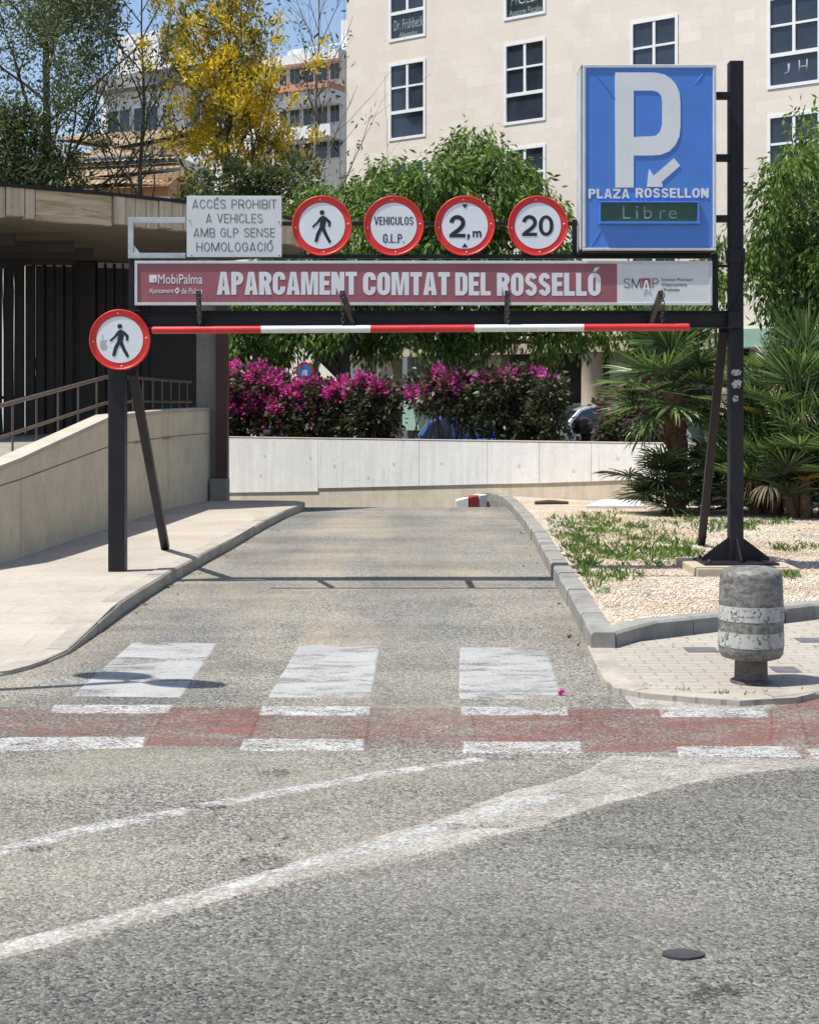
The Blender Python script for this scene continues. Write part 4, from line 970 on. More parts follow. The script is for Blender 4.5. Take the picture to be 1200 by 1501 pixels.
# white retaining wall across the end of the drive
wa, wb2 = wallpt(300), wallpt(1010); wdir = (wb2 - wa).normalized(); wrz = math.atan2(wdir.y, wdir.x)
ew = thing('retaining_wall', 'long white concrete retaining wall with a stained foot across the end of the drive', 'wall', (wa.x, wa.y, 0), wrz)
def ws_(px): return (wallpt(px) - wa).length
def wz(px, py): return H - (py - HY) * wallpt(px).y / F
edges = [300, 466, 614, 714, 790, 866, 958, 1010]; foot = {300: 723, 466: 720.5, 614: 712.5, 714: 710, 790: 708.5, 866: 706, 958: 702, 1010: 699}
ztop = 1.085
for a, b in zip(edges, edges[1:]):
    s0, s1 = ws_(a) + .003, ws_(b) - .003; za, zb3 = wz(a, foot[a] if a != 466 else 716), wz(b, foot[b]); vs = []
    for y_ in (0, .28): vs += [(s0, y_, za), (s1, y_, zb3), (s1, y_, ztop), (s0, y_, ztop)]
    MB().add(vs, [(0, 1, 2, 3), (7, 6, 5, 4), (0, 4, 5, 1), (1, 5, 6, 2), (2, 6, 7, 3), (3, 7, 4, 0)]).build('wall_panel', 'wall_white', ew, .006, local=True)
MB().add([(0, .03, -1.5), (ws_(1010), .03, -1.5), (ws_(1010), .03, wz(1010, 697)), (0, .03, wz(300, 719)), (0, .3, -1.5), (ws_(1010), .3, -1.5), (ws_(1010), .3, wz(1010, 697)), (0, .3, wz(300, 719))], [(0, 1, 2, 3), (7, 6, 5, 4), (0, 4, 5, 1), (1, 5, 6, 2), (2, 6, 7, 3), (3, 7, 4, 0)]).build('wall_foot', 'wall_foot', ew, local=True)
MB().box(0, ws_(1010), -.008, .29, ztop, ztop + .018).build('coping', 'wall_cap', ew, .004, local=True)
for px, py in ((388, 668), (382, 697), (490, 683), (577, 680), (647, 679), (760, 683), (455, 671), (540, 700), (840, 690), (905, 672)):
    MB().lathe([(.03, -.002), (.03, .003), (.022, .003), (.018, -.002)], (ws_(px), -.001, wz(px, py)), 14, 'y').build('tie_hole', 'wall_foot', ew, local=True)

# ================================================================== LEFT BUILDING
cn = thing('canopy', 'curved concrete roof canopy over dark slats at the garage entrance', 'canopy', (-5, 26, 4.6))
SB, ST = 4.6, 5.04
front = [(-15, 17.2), (-10.5, 19.6), (-7.9, 21.3), (-6.13, 22.5), (-4.85, 23.35), (-3.61, 24.4), (-2.8, 25.35), (-2.05, 26.6), (-1.88, 27.3)]
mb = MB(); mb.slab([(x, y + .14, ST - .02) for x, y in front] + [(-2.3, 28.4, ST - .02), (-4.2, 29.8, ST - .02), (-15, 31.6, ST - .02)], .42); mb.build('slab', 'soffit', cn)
acc = [0]
for a, b in zip(front, front[1:]): acc.append(acc[-1] + math.dist(a, b))
def fp(s):
    for i in range(len(acc) - 1):
        if s <= acc[i + 1] or i == len(acc) - 2:
            t = (s - acc[i]) / (acc[i + 1] - acc[i]); return tuple(x + (y - x) * t for x, y in zip(front[i], front[i + 1]))
samp = [(600 + fp(acc[-1] * i / 400)[0] / fp(acc[-1] * i / 400)[1] * F, acc[-1] * i / 400) for i in range(401)]
brk = [-400, -260, -120, -60, 8, 36, 52, 165, 183, 198, 214, 232, 250, 268, 290, 330, 372, 404, 416, 432, 447]; rr = random.Random(3)
for a, b in zip(brk, brk[1:]):
    s0, e = (float(np.interp(v, [x for x, _ in samp], [y for _, y in samp])) for v in (a, b)); wood = a == 52
    if e - s0 < .04: continue
    n = max(1, int((e - s0) / .3)); pts = [(*fp(s0 + .007 + (e - s0 - .014) * i / n), 0) for i in range(n + 1)]; dn = rr.uniform(-.02, .02)
    wallrun(pts, .15, lambda q: SB + (-.03 if wood else dn), lambda q: ST, 0 if wood else rr.choice([.015, .03, .045])).build('fascia_board', 'fascia_wood' if wood else 'slab', cn, .006)
fine = [(*fp(acc[-1] * i / 40), 0) for i in range(41)]
wallrun(fine, .2, lambda q: ST + .001, lambda q: ST + .05, .06).build('roof_flashing', 'black_metal', cn)
for px, py in ((23, 355), (109, 365), (137, 375), (110, 384), (35, 389)):
    Yb = (4.32 - H) * F / (600 - py); xe = gx(px, Yb); MB().box(-15, xe, Yb - .05, Yb + .05, 4.27, 4.45).build('soffit_blade', 'slat', cn, .004)
sc_ = thing('slat_screen', 'screen of tall dark vertical slats under the canopy', 'screen', (-6.2, 29.2, 0))
for px in [-100, -84, -68, -52, -36, -20, -4, 13, 29, 45, 60, 75, 89, 103, 150, 163, 176, 188, 201, 214, 226, 238, 250, 262, 274]:
    Ys = 29.2 + (px - 100) * .004; x = gx(px, Ys)
    hw, hd_ = (.082, .07) if px < 78 else (.075, .12)
    mb = MB().box(x - hw, x + hw, Ys - hd_, Ys + hd_, -1.3, 4.54); mb.build('slat', 'slat', sc_, .006)
    MB().box(x - .05, x + .06, Ys - .16, Ys - .121, 4.46, 4.56).build('slat_lit_top', 'galv', sc_)  # pale block added so the top of the slat looks lit
MB().box(gx(110, 29.3), gx(141, 29.3), 29.2, 29.5, -1.3, 4.57).build('solid_panel', 'slat', sc_)
MB().box(gx(60, 29.6), gx(322, 29.6), 29.6, 29.7, -1.3, 4.57).build('back_panel', 'slat', sc_)
MB().box(gx(-110, 29.42), gx(66, 29.42), 29.38, 29.46, 1.9, 1.96).build('cross_rail', 'slat', sc_)
CY = 26.0
gc = thing('support_column', 'grey concrete column at the end of the ramp wall under the canopy', 'column', (gx(302, CY), CY + .3, .1))
MB().box(gx(286, CY), gx(316, CY), CY + .15, CY + .55, -.6, 4.61).build('shaft', 'col_grey', gc, .01)
rc = thing('support_column', 'dark brown steel column on a short concrete foot at the drive edge', 'column', (gx(324, CY), CY + .1, .1))
MB().box(gx(316.5, CY), gx(333, CY), CY, CY + .3, .5, 4.62).build('shaft', 'rust', rc, .006)
MB().box(gx(308, CY), gx(333, CY) + .01, CY - .06, CY + .3, -.6, .5).build('foot', 'col_grey', rc, .01)
# ramp floor and handrail
rail = [(-5.9, 13.6, 1.42), (-4.77, 17.5, 1.74), (-4.35, 21.5, 2.16), (-4.25, 23.5, 2.19), (-4.07, 28.0, 2.21)]
mb = MB()
for a, b in zip(rail, rail[1:]):
    mb.add([(a[0] - 2.5, a[1], a[2] - .95), (a[0] + .45, a[1], a[2] - .95), (b[0] + .3, b[1], b[2] - .95), (b[0] - 2.5, b[1], b[2] - .95)], [(0, 1, 2, 3)])
tag(mb.build('ramp_floor', 'col_grey'), kind='structure')
hr = thing('handrail', 'brown steel handrail with two rails following the ramp behind the beige wall', 'railing', (-4.7, 18, .8))
MB().tube(rail, .028, 10).build('top_rail', 'rail', hr)
MB().tube([(x, y, z_ - .37) for x, y, z_ in rail], .022, 10).build('lower_rail', 'rail', hr)
for a, b in zip(rail, rail[1:]):
    L = math.dist(a, b); n = max(1, round(L / .8))
    for i in range(n):
        x, y, z_ = lerp3(a, b, (i + .5) / n); MB().tube([(x, y, z_), (x, y, z_ - .66), (x + .03, y, z_ - .71), (x + .16, y, z_ - .72), (x + .3, y, z_ - .7)], .014, 8).build('baluster', 'rail', hr)
# ================================================================== STONE OFFICE BUILDING
ob = thing('office_building', 'pale stone office block with white framed windows and columns at street level', 'building', (-2.007, 48, 0.2), -math.atan2(.604, .797))
ob_rz = -math.atan2(.604, .797)
ws = [(1.714, 3.149), (6.02, 7.47), (10.23, 11.70), (14.28, 15.75), (18.4, 19.85)]
rows = [(6.31 - 2.41 - .2, 6.31 - .2), (9.40 - 2.41 - .2, 9.40 - .2), (12.49 - 2.41 - .2, 12.49 - .2), (15.58 - 2.41 - .2, 15.58 - .2), (18.67 - 2.41 - .2, 18.67 - .2)]
sb = [0] + [v for w in ws for v in w] + [24]; zb = [4.15 if False else 3.55] + [v for r_ in rows for v in r_] + [20.5]
if zb[1] <= zb[0]: zb[0] = zb[1] - .3
mb = MB()
for i, (a, b) in enumerate(zip(sb, sb[1:])):
    for j, (c, d) in enumerate(zip(zb, zb[1:])):
        if i % 2 == 1 and j % 2 == 1:
            for q in ([(a, 0, c), (a, .14, c), (a, .14, d), (a, 0, d)], [(b, 0, c), (b, 0, d), (b, .14, d), (b, .14, c)], [(a, 0, c), (b, 0, c), (b, .14, c), (a, .14, c)], [(a, 0, d), (a, .14, d), (b, .14, d), (b, 0, d)]): mb.poly(q)
            mb.poly([(a, .14, c), (b, .14, c), (b, .14, d), (a, .14, d)])
        else: mb.poly([(a, 0, c), (b, 0, c), (b, 0, d), (a, 0, d)])
mb.poly([(0, 0, zb[0]), (0, 0, 20.5), (0, 12, 20.5), (0, 12, zb[0])]); mb.poly([(0, 12, zb[0]), (0, 12, 20.5), (24, 12, 20.5), (24, 12, zb[0])]); mb.poly([(24, 0, zb[0]), (24, 12, zb[0]), (24, 12, 20.5), (24, 0, 20.5)])
mb.poly([(0, 0, 20.5), (24, 0, 20.5), (24, 12, 20.5), (0, 12, 20.5)]); mb.poly([(0, 0, zb[0]), (0, 12, zb[0]), (24, 12, zb[0]), (24, 0, zb[0])])
me = mb.mesh('wall'); me.materials.append(MAT['stone']); bm = bmesh.new(); bm.from_mesh(me); bmesh.ops.remove_doubles(bm, verts=bm.verts, dist=.001); bmesh.ops.recalc_face_normals(bm, faces=bm.faces); bm.to_mesh(me); bm.free()
wl = link('wall', me, ob)
def box_frame(mb, a, b, c, d, t, y0, y1):
    mb.box(a, b, y0, y1, d - t, d); mb.box(a, b, y0, y1, c, c + t); mb.box(a, a + t, y0, y1, c + t, d - t); mb.box(b - t, b, y0, y1, c + t, d - t)
for (a, b) in ws:
    for (c, d) in rows:
        root = MB(); t = .085; md = c + (d - c) * .36; mx = (a + b) / 2; mh = (md + d) / 2
        box_frame(root, a + .002, b - .002, c + .002, d - .002, t, -.025, .06)
        root.box(a + t, b - t, -.02, .06, md - .05, md + .05)
        root.box(mx - .04, mx + .04, -.012, .055, md + .05, d - t); root.box(a + t, mx - .04, -.008, .05, mh - .03, mh + .03); root.box(mx + .04, b - t, -.008, .05, mh - .03, mh + .03)
        w = root.build('window', 'win_white', ob, local=True)
        p = MB(); p.poly([(a + t, .04, c + t), (b - t, .04, c + t), (b - t, .04, d - t), (a + t, .04, d - t)]); p.build('pane', 'glass', w, local=True)
        if (a, d) == (ws[0][0], rows[3][1]):
            text('window_lettering', 'Dr. Frühbeck', (a + .16, b - .14, md - .52, md - .2), .035, 'led_text', w, bold=.0, local=True); text('window_lettering', 'Abogados', (a + .38, b - .36, md - .8, md - .6), .035, 'led_text', w, local=True)
        if (a, d) == (ws[1][0], rows[3][1]):
            text('window_lettering', 'FICESA', (a + .2, b - .14, md - .46, md - .12), .035, 'led_text', w, bold=.01, shear=.25, local=True); text('window_lettering', 'Asesores Fiscales', (a + .16, b - .16, md - .75, md - .56), .035, 'led_text', w, local=True)
        if (a, d) == (ws[3][0], rows[2][1]):
            text('window_lettering', 'H', (b - .62, b - .38, md - .55, md - .2), .035, 'grey_trim', w, bold=-.01, local=True); text('window_lettering', 'J', (b - 1.02, b - .86, md - .5, md - .25), .035, 'grey_trim', w, bold=-.01, local=True)
GZb = zb[0]
MB().box(.0, 24, .05, .6, GZb - .42, GZb - .003).build('lintel', 'stone_col', ob, local=True)
for s_ in (.48, 4.55, 8.75, 13.0, 17.2, 21.4):
    MB().lathe([(.40, -.2), (.40, .1), (.33, .14), (.31, GZb - .6), (.38, GZb - .5), (.38, GZb - .42)], (s_, .45, 0), 28).build('column', 'stone_col', ob, local=True)
    MB().box(s_ + .55, s_ + 1.0, .5, 1.0, -.2, GZb - .42).build('pier', 'stone_col', ob, local=True)
MB().box(0, 24, 3.2, 3.5, -.2, GZb - .003).build('shop_wall', 'dark_shop', ob, local=True)
for a, b, c, d in ((-.0, 3.6, .8, 2.0), (5.0, 8.0, .7, 1.6), (9.5, 12.4, .5, 1.5), (13.6, 16.6, .6, 2.1)):
    MB().box(a, b, 2.9, 3.19, c, d).build('shop_panel', 'mint', ob, local=True)
    MB().box(a, b, 2.85, 3.19, d + .002, d + .09).build('shop_rail', 'win_white', ob, local=True)
for a in (1.9, 6.6, 11.2, 15.4): MB().bar((a, 2.6, .6), (a + 1.4, 2.6, 2.2), .1, .1).build('shop_strut', 'win_white', ob, local=True)
MB().box(13.4, 15.9, -.5, -.03, 3.1, 3.62).build('awning_box', 'mint', ob, .02, local=True)

# ================================================================== FAR BUILDINGS ON THE LEFT
def fb(mb, px0, px1, py0, py1, Y, dep): 
    k = Y / F; return mb.box((px0 - 600) * k, (px1 - 600) * k, Y, Y + dep, H - (py1 - HY) * k, H - (py0 - HY) * k)
def part(o, name, mat, rects, Y, dep, bevel=0):
    for r_ in rects: fb(MB(), *r_, Y, dep).build(name, mat, o, bevel)
wh = thing('apartment_house', 'white flat-roofed house with a stair tower and a tan roof tank, far left', 'building', ((200 - 600) * 75 / F, 75, .2))
part(wh, 'wall', 'white_wall', [(132, 420, 128, 660)], 75, 12); part(wh, 'stair_tower', 'white_wall', [(143, 228, 47, 127.5)], 76, 6)
part(wh, 'roof_edge', 'grey_trim', [(130, 422, 108, 128)], 74.2, 13)
part(wh, 'roof_edge', 'white_wall', [(226, 424, 103, 108)], 74.0, 13)
for a, b in ((148, 190), (196, 242), (250, 268), (300, 340), (350, 390)):
    f = fb(MB(), a, b, 156, 200, 74.9, .2).build('window', 'win_white', wh); n = 2
    for i in range(n): fb(MB(), a + 2 + (b - a) / n * i, a + (b - a) / n * (i + 1) - 1, 159, 196, 74.86, .03).build('pane', 'glass', f)
part(wh, 'balcony_rail', 'grey_trim', [(140, 270, 203, 205), (140, 270, 196, 197.5)], 74.3, .1)
k = 76 / F
MB().lathe([(.75, H + (600 - 104) * k), (.78, H + (600 - 72) * k), (.7, H + (600 - 70) * k), (.1, H + (600 - 68) * k)], ((238 - 600) * k, 77, 0), 24).build('water_tank', 'tank', wh)
MB().lathe([(.45, H + (600 - 104) * k), (.45, H + (600 - 75) * k), (.05, H + (600 - 72) * k)], ((216 - 600) * k, 77.5, 0), 18).build('water_tank', 'grey_trim', wh)
MB().lathe([(.3, H + (600 - 48) * k), (.42, H + (600 - 44) * k), (.1, H + (600 - 41) * k)], ((196 - 600) * k, 77.5, 0), 14).build('roof_vent', 'grey_trim', wh)
# tiled house
th_ = thing('tiled_house', 'low ochre house with two clay tile roofs and a strip of clerestory windows', 'building', ((180 - 600) * 55 / F, 55, .2))
def slope(o, px0, px1, pyl, pyh, Ya, Yb, name='roof'):
    a0, a1, b0_, b1_ = ad(px0, pyl, Ya), ad(px1, pyl, Ya), ad(px1, pyh, Yb), ad(px0, pyh, Yb); mb = MB()
    # rounded tile courses: a ribbed sheet
    n = int((a1 - a0).length / .12); vs = []; 
    for i in range(n + 1):
        t = i / n; up = Vector((0, 0, .045 * (i % 2)))
        vs += [a0.lerp(a1, t) + up, b0_.lerp(b1_, t) + up]
    low = len(vs); vs += [a0 - Vector((0, 0, .15)), a1 - Vector((0, 0, .15)), b1_ - Vector((0, 0, .15)), b0_ - Vector((0, 0, .15))]
    fs = [(2 * i, 2 * i + 2, 2 * i + 3, 2 * i + 1) for i in range(n)] + [(low, low + 3, low + 2, low + 1)]
    mb.add(vs, fs); mb.build(name, 'tile', o)
slope(th_, 20, 292, 237, 192, 53.6, 58.5); slope(th_, 10, 300, 271, 249, 51.4, 53.6)
part(th_, 'clerestory', 'cream_wall', [(40, 286, 236, 262)], 53.9, 3)
for i in range(7):
    a = 70 + i * 30; f = fb(MB(), a, a + 27, 228.5, 247, 53.78, .1).build('window', 'grey_trim', th_); fb(MB(), a + 2, a + 25, 231, 245, 53.74, .03).build('pane', 'glass', f)
part(th_, 'wall', 'orange_wall', [(20, 292, 264, 292)], 52, 6); part(th_, 'lower_wall', 'white_wall', [(20, 292, 292.2, 640)], 52.02, 6)
th_.rotation_euler[2] = R(-16); wh.rotation_euler[2] = R(-30)
# right-hand flats behind the yellow tree
fl_ = thing('apartment_flats', 'cream block of flats with white balconies and a faded orange awning, behind bare tree', 'building', ((450 - 600) * 68 / F, 68, .2))
part(fl_, 'wall', 'cream_wall', [(388, 514, 84, 660)], 68, 10)
part(fl_, 'parapet', 'white_wall', [(384, 516, 78, 92)], 67.4, 11); part(fl_, 'stair_tower', 'white_wall', [(490, 512, 36, 77)], 69, 5)
part(fl_, 'roof_shed', 'white_wall', [(396, 420, 70, 77.5)], 69, 4)
part(fl_, 'awning', 'awning', [(402, 514, 124, 133)], 66.6, 1.4); part(fl_, 'balcony', 'white_wall', [(396, 514, 134, 152), (396, 514, 186, 204)], 66.8, 1.2)
for py0, py1 in ((97, 122), (155, 184), (208, 236)):
    for a, b in ((402, 416), (420, 440), (444, 464), (468, 488), (491, 509)):
        f = fb(MB(), a, b, py0, py1, 67.93, .1).build('window', 'win_white', fl_); m_ = (a + b) / 2
        fb(MB(), a + 1.5, m_ - .6, py0 + 1.5, py1 - 1, 67.9, .03).build('pane', 'glass', f); fb(MB(), m_ + .6, b - 1.5, py0 + 1.5, py1 - 1, 67.9, .03).build('pane', 'glass', f)
part(fl_, 'roof_rail', 'win_white', [(420, 512, 70, 71)] + [(a, a + .8, 70, 78) for a in range(424, 512, 9)], 68, .05)

fl_.rotation_euler[2] = R(-30)
# ================================================================== CARS AND SCOOTER BEHIND THE HEDGE
def car(name, label, x0, Y, L, h, paint, zb_=.2):
    o = thing(name, label, 'car', (x0, Y, zb_), 0, 'cars parked behind the hedge'); W_ = 1.7; y0, y1 = Y, Y + W_
    def pr(pts, ya, yb, mat, nm, parent, inset=0, bev=.05):
        n = len(pts); a = [(x0 + x * L, ya, zb_ + z_ * h) for x, z_ in pts]; b = [(x0 + x * L, yb, zb_ + z_ * h) for x, z_ in pts]
        return MB().add(a + b, [tuple(range(n)), tuple(range(2 * n - 1, n - 1, -1))] + [(i, (i + 1) % n, (i + 1) % n + n, i + n) for i in range(n)]).build(nm, mat, parent, bev, seg=3)
    def archp(c, r_): return [(c + r_ / L * math.cos(t) , .2 + r_ / h * math.sin(t)) for t in [math.pi * i / 8 for i in range(9)]][::-1]
    body = [(0.0, .22), (.0, .40), (.02, .52), (.22, .60), (.30, .63), (.96, .66), (.99, .55), (1.0, .35), (.99, .2)] + archp(.81, .34)[::-1] + archp(.18, .34)[::-1] + [(.03, .2)]
    bd = pr(body, y0, y1, paint, 'body', o)
    cab = [(.235, .60), (.36, .93), (.42, .985), (.55, 1.0), (.80, .97), (.88, .91), (.965, .65)]
    n = len(cab); vs = []
    for ins, pp in ((0.05, 0), (0.05, 1)): pass
    a = [(x0 + x * L, y0 + .04 + .16 * max(0, (z_ - .62) / .38), zb_ + z_ * h) for x, z_ in cab]; b = [(x, 2 * Y + W_ - y, z_) for x, y, z_ in a]
    MB().add(a + b, [tuple(range(n)), tuple(range(2 * n - 1, n - 1, -1))] + [(i, (i + 1) % n, (i + 1) % n + n, i + n) for i in range(n)]).build('cabin', paint, o, .05, seg=3)
    def sidey(z_): return y0 + .04 + .16 * max(0, (z_ - .62) / .38)
    for g_ in ([(.29, .66), (.375, .90), (.43, .945), (.545, .955), (.55, .665)], [(.575, .665), (.57, .955), (.78, .925), (.84, .87), (.86, .67)]):
        for sgn in (1, -1):
            pts = [(x0 + x * L, (sidey(z_) - .006) if sgn > 0 else 2 * Y + W_ - sidey(z_) + .006, zb_ + z_ * h) for x, z_ in g_]; MB().poly(pts).build('side_window', 'glass', o)
    def scr(xa, za, xb, zb2, nm):
        e = -.012 if xa < .5 else .012
        MB().poly([(x0 + xa * L + e, sidey(za) + .12, zb_ + za * h + .008), (x0 + xb * L + e, sidey(zb2) + .1, zb_ + zb2 * h + .008), (x0 + xb * L + e, 2 * Y + W_ - sidey(zb2) - .1, zb_ + zb2 * h + .008), (x0 + xa * L + e, 2 * Y + W_ - sidey(za) - .12, zb_ + za * h + .008)]).build(nm, 'glass', o)
    scr(.25, .635, .35, .905, 'windscreen'); scr(.955, .68, .89, .88, 'rear_window')
    for cx_ in (.18, .81):
        for yy, d_ in ((y0 + .1, -1), (y1 - .1, 1)):
            w = MB().lathe([(.2, -.1), (.29, -.1), (.305, -.07), (.305, .07), (.29, .1), (.2, .1)], (x0 + cx_ * L, yy, zb_ + .305), 28, 'y').build('wheel', 'tyre', o)
            MB().lathe([(.05, -.104), (.2, -.104), (.2, .104), (.05, .104)], (x0 + cx_ * L, yy, zb_ + .305), 20, 'y').build('rim', 'alloy', w)
    for yy in (y0 + .03, y1 - .43):
        MB().box(x0 + .0 * L - .012, x0 + .045 * L, yy, yy + .4, zb_ + .45 * h, zb_ + .54 * h).build('headlight', 'lamp_glass', o, .02)
    MB().box(x0 + .27 * L, x0 + .31 * L, y0 - .16, y0 + .02, zb_ + .64 * h, zb_ + .72 * h).build('wing_mirror', paint, o, .03)
    for x in (.42, .66): MB().box(x0 + x * L, x0 + x * L + .14, y0 - .018, y0 + .0, zb_ + .57 * h, zb_ + .59 * h).build('door_handle', paint, o, .005)
    return o
car('parked_car', 'silver hatchback parked behind the fan palm, right of the hedge', 2.45, 34.6, 4.1, 1.62, 'silver')
car('parked_car', 'bright blue compact car seen through the hedge gap', -.5, 32.2, 2.6, 1.34, 'blue_car')
car('parked_car', 'dark grey car half hidden behind the magenta hedge on the left', -4.3, 33.0, 4.1, 1.45, 'grey_car')
sx, sy = (853 - 600) * 29.6 / F, 29.6
st = thing('motor_scooter', 'scooter with a dark maroon top box parked behind the white wall', 'scooter', (sx, sy, .2))
kz = lambda py: H - (py - HY) * 29.6 / F
MB().lathe([(.16, kz(636)), (.205, kz(630)), (.21, kz(622)), (.17, kz(615)), (.08, kz(611.5)), (.01, kz(611))], (sx, sy, 0), 24).build('top_box', 'maroon_box', st)
MB().tube([(sx + .1, sy, .75), (sx + .05, sy, 1.0), (sx + .35, sy, 1.05), (sx + .8, sy, .98), (sx + 1.0, sy, .62), (sx + 1.35, sy, .58), (sx + 1.5, sy, 1.1)], [.08, .15, .17, .15, .1, .12, .09], 14).build('body', 'maroon_box', st)
MB().tube([(sx - .02, sy, 1.14), (sx + .3, sy, 1.2), (sx + .75, sy, 1.14)], [.08, .12, .08], 12).build('seat', 'tyre', st)
MB().box(sx - .14, sx - .06, sy - .12, sy + .12, 1.08, 1.17).build('tail_light', 'lamp_red', st, .02)
for xx in (.15, 1.5): 
    w = MB().lathe([(.13, -.06), (.23, -.06), (.25, 0), (.23, .06), (.13, .06)], (sx + xx, sy, .46), 24, 'y').build('wheel', 'tyre', st)
    MB().lathe([(.03, -.05), (.13, -.05), (.13, .05), (.03, .05)], (sx + xx, sy, .46), 16, 'y').build('rim', 'alloy', w)
MB().tube([(sx + 1.5, sy - .33, 1.25), (sx + 1.46, sy, 1.2), (sx + 1.5, sy + .33, 1.25)], .02, 8).build('handlebar', 'black_metal', st)
# round no-parking sign
NY = 34.5; c = ad(447, 544, NY); r = 13.5 / F * NY
np_ = thing('no_parking_sign', 'small round blue sign with a red ring above the magenta hedge', 'sign', (c.x, NY, .2))
MB().tube([(c.x, NY + .05, .2), (c.x, NY + .05, c.z + r * .6)], .03, 10).build('post', 'galv', np_)
MB().lathe([(r, -.02), (r, .01), (r * .98, .014)], c, 40, 'y').build('red_ring', 'sign_red', np_)
plate('blue_face', [circ(c.x, c.z, r * .74, 40)], NY - .02, 'sign_blue', np_)
plate('white_mark', [rect(c.x - r * .3, c.x + r * .3, c.z - r * .5, c.z + r * .12)], NY - .026, 'sign_white', np_)

# ================================================================== TREES AND PLANTS
def bl_px(lst, Y, jit=1.0):
    out = []
    for x, y, r in lst:
        yy = (wallpt(x).y + 1.25) if Y is None else Y
        out.append((np.array(ad(x, y, yy + random.uniform(-jit, jit))), r / F * yy))
    return out
def ficus(name, label, trunk, Y, blobs, rad=.2, per=2.2, cl=.30, n=74, leaf=.185):
    o = thing(name, label, 'tree', (trunk[0], Y, .2), 0, 'leafy street trees in front of the office block')
    mb = MB(); top = Vector((trunk[0] + trunk[2], Y, trunk[1]))
    mb.tube([(trunk[0], Y, .1), (trunk[0] + .05, Y, 1.2), (trunk[0] + trunk[2] * .6, Y + .05, trunk[1] * .7), top], [rad * 1.25, rad, rad * .85, rad * .75], 12)
    bb = bl_px(blobs, Y)
    for c_, r_ in bb:
        c_ = Vector(c_); m_ = top.lerp(c_, .5) + Vector((random.gauss(0, .2), random.gauss(0, .2), .25)); mb.tube([top - Vector((0, 0, random.uniform(0, .8))), m_, c_], [rad * .45, rad * .25, .02], 6, cap=False)
    mb.build('trunk', 'bark', o)
    P, D = clumps(bb, per, cl, n); D = D * .75 + np.array([0, 0, -.85])
    leaf_mesh('crown', P, D, rng.uniform(.65, 1.3, len(P)) * leaf, .34, 'leaf', o)
    return o
ficus('ficus_tree', 'leafy green street tree behind the round signs, rising in front of the office windows', (.95, 3.1, .1), 37, [(692, 212, 30), (672, 240, 34), (712, 246, 36), (650, 262, 26), (740, 258, 34), (640, 285, 52), (690, 295, 60), (745, 292, 52), (790, 300, 34), (815, 318, 18), (590, 290, 40), (600, 340, 60), (670, 360, 70), (740, 360, 70), (800, 370, 46), (560, 260, 26), (620, 420, 62), (700, 430, 70), (780, 430, 62), (640, 480, 44), (705, 486, 40), (760, 480, 46), (820, 470, 44), (850, 495, 24), (800, 505, 22), (660, 512, 18)])
ficus('ficus_tree', 'broad drooping street tree left of the round signs, hanging over the magenta hedge', (-1.5, 3.2, -.1), 36, [(452, 322, 40), (500, 305, 36), (535, 290, 30), (405, 345, 36), (470, 350, 60), (530, 350, 52), (420, 400, 56), (500, 420, 60), (370, 440, 46), (560, 420, 50), (360, 490, 40), (400, 488, 40), (450, 478, 42), (505, 470, 40), (555, 478, 44), (590, 470, 34), (345, 518, 24), (400, 512, 24), (545, 512, 22)], per=2.8)
ficus('ficus_tree', 'tall drooping street tree at the right edge behind the blue sign', (8.9, 3.5, .2), 32.5, [(1180, 205, 40), (1150, 250, 34), (1190, 270, 52), (1130, 300, 32), (1160, 330, 52), (1120, 350, 32), (1200, 350, 60), (1130, 400, 40), (1180, 420, 58), (1110, 430, 24), (1150, 460, 40), (1200, 480, 50), (1230, 260, 60), (1240, 380, 70), (1100, 385, 20)])
ficus('ficus_tree', 'small leafy tree seen under the blue parking sign beside the right post', (7.3, 2.6, .0), 36, [(1060, 345, 22), (1040, 400, 34), (1000, 430, 40), (940, 440, 44), (880, 440, 40), (900, 480, 34), (1050, 440, 28), (960, 480, 30)], rad=.12)

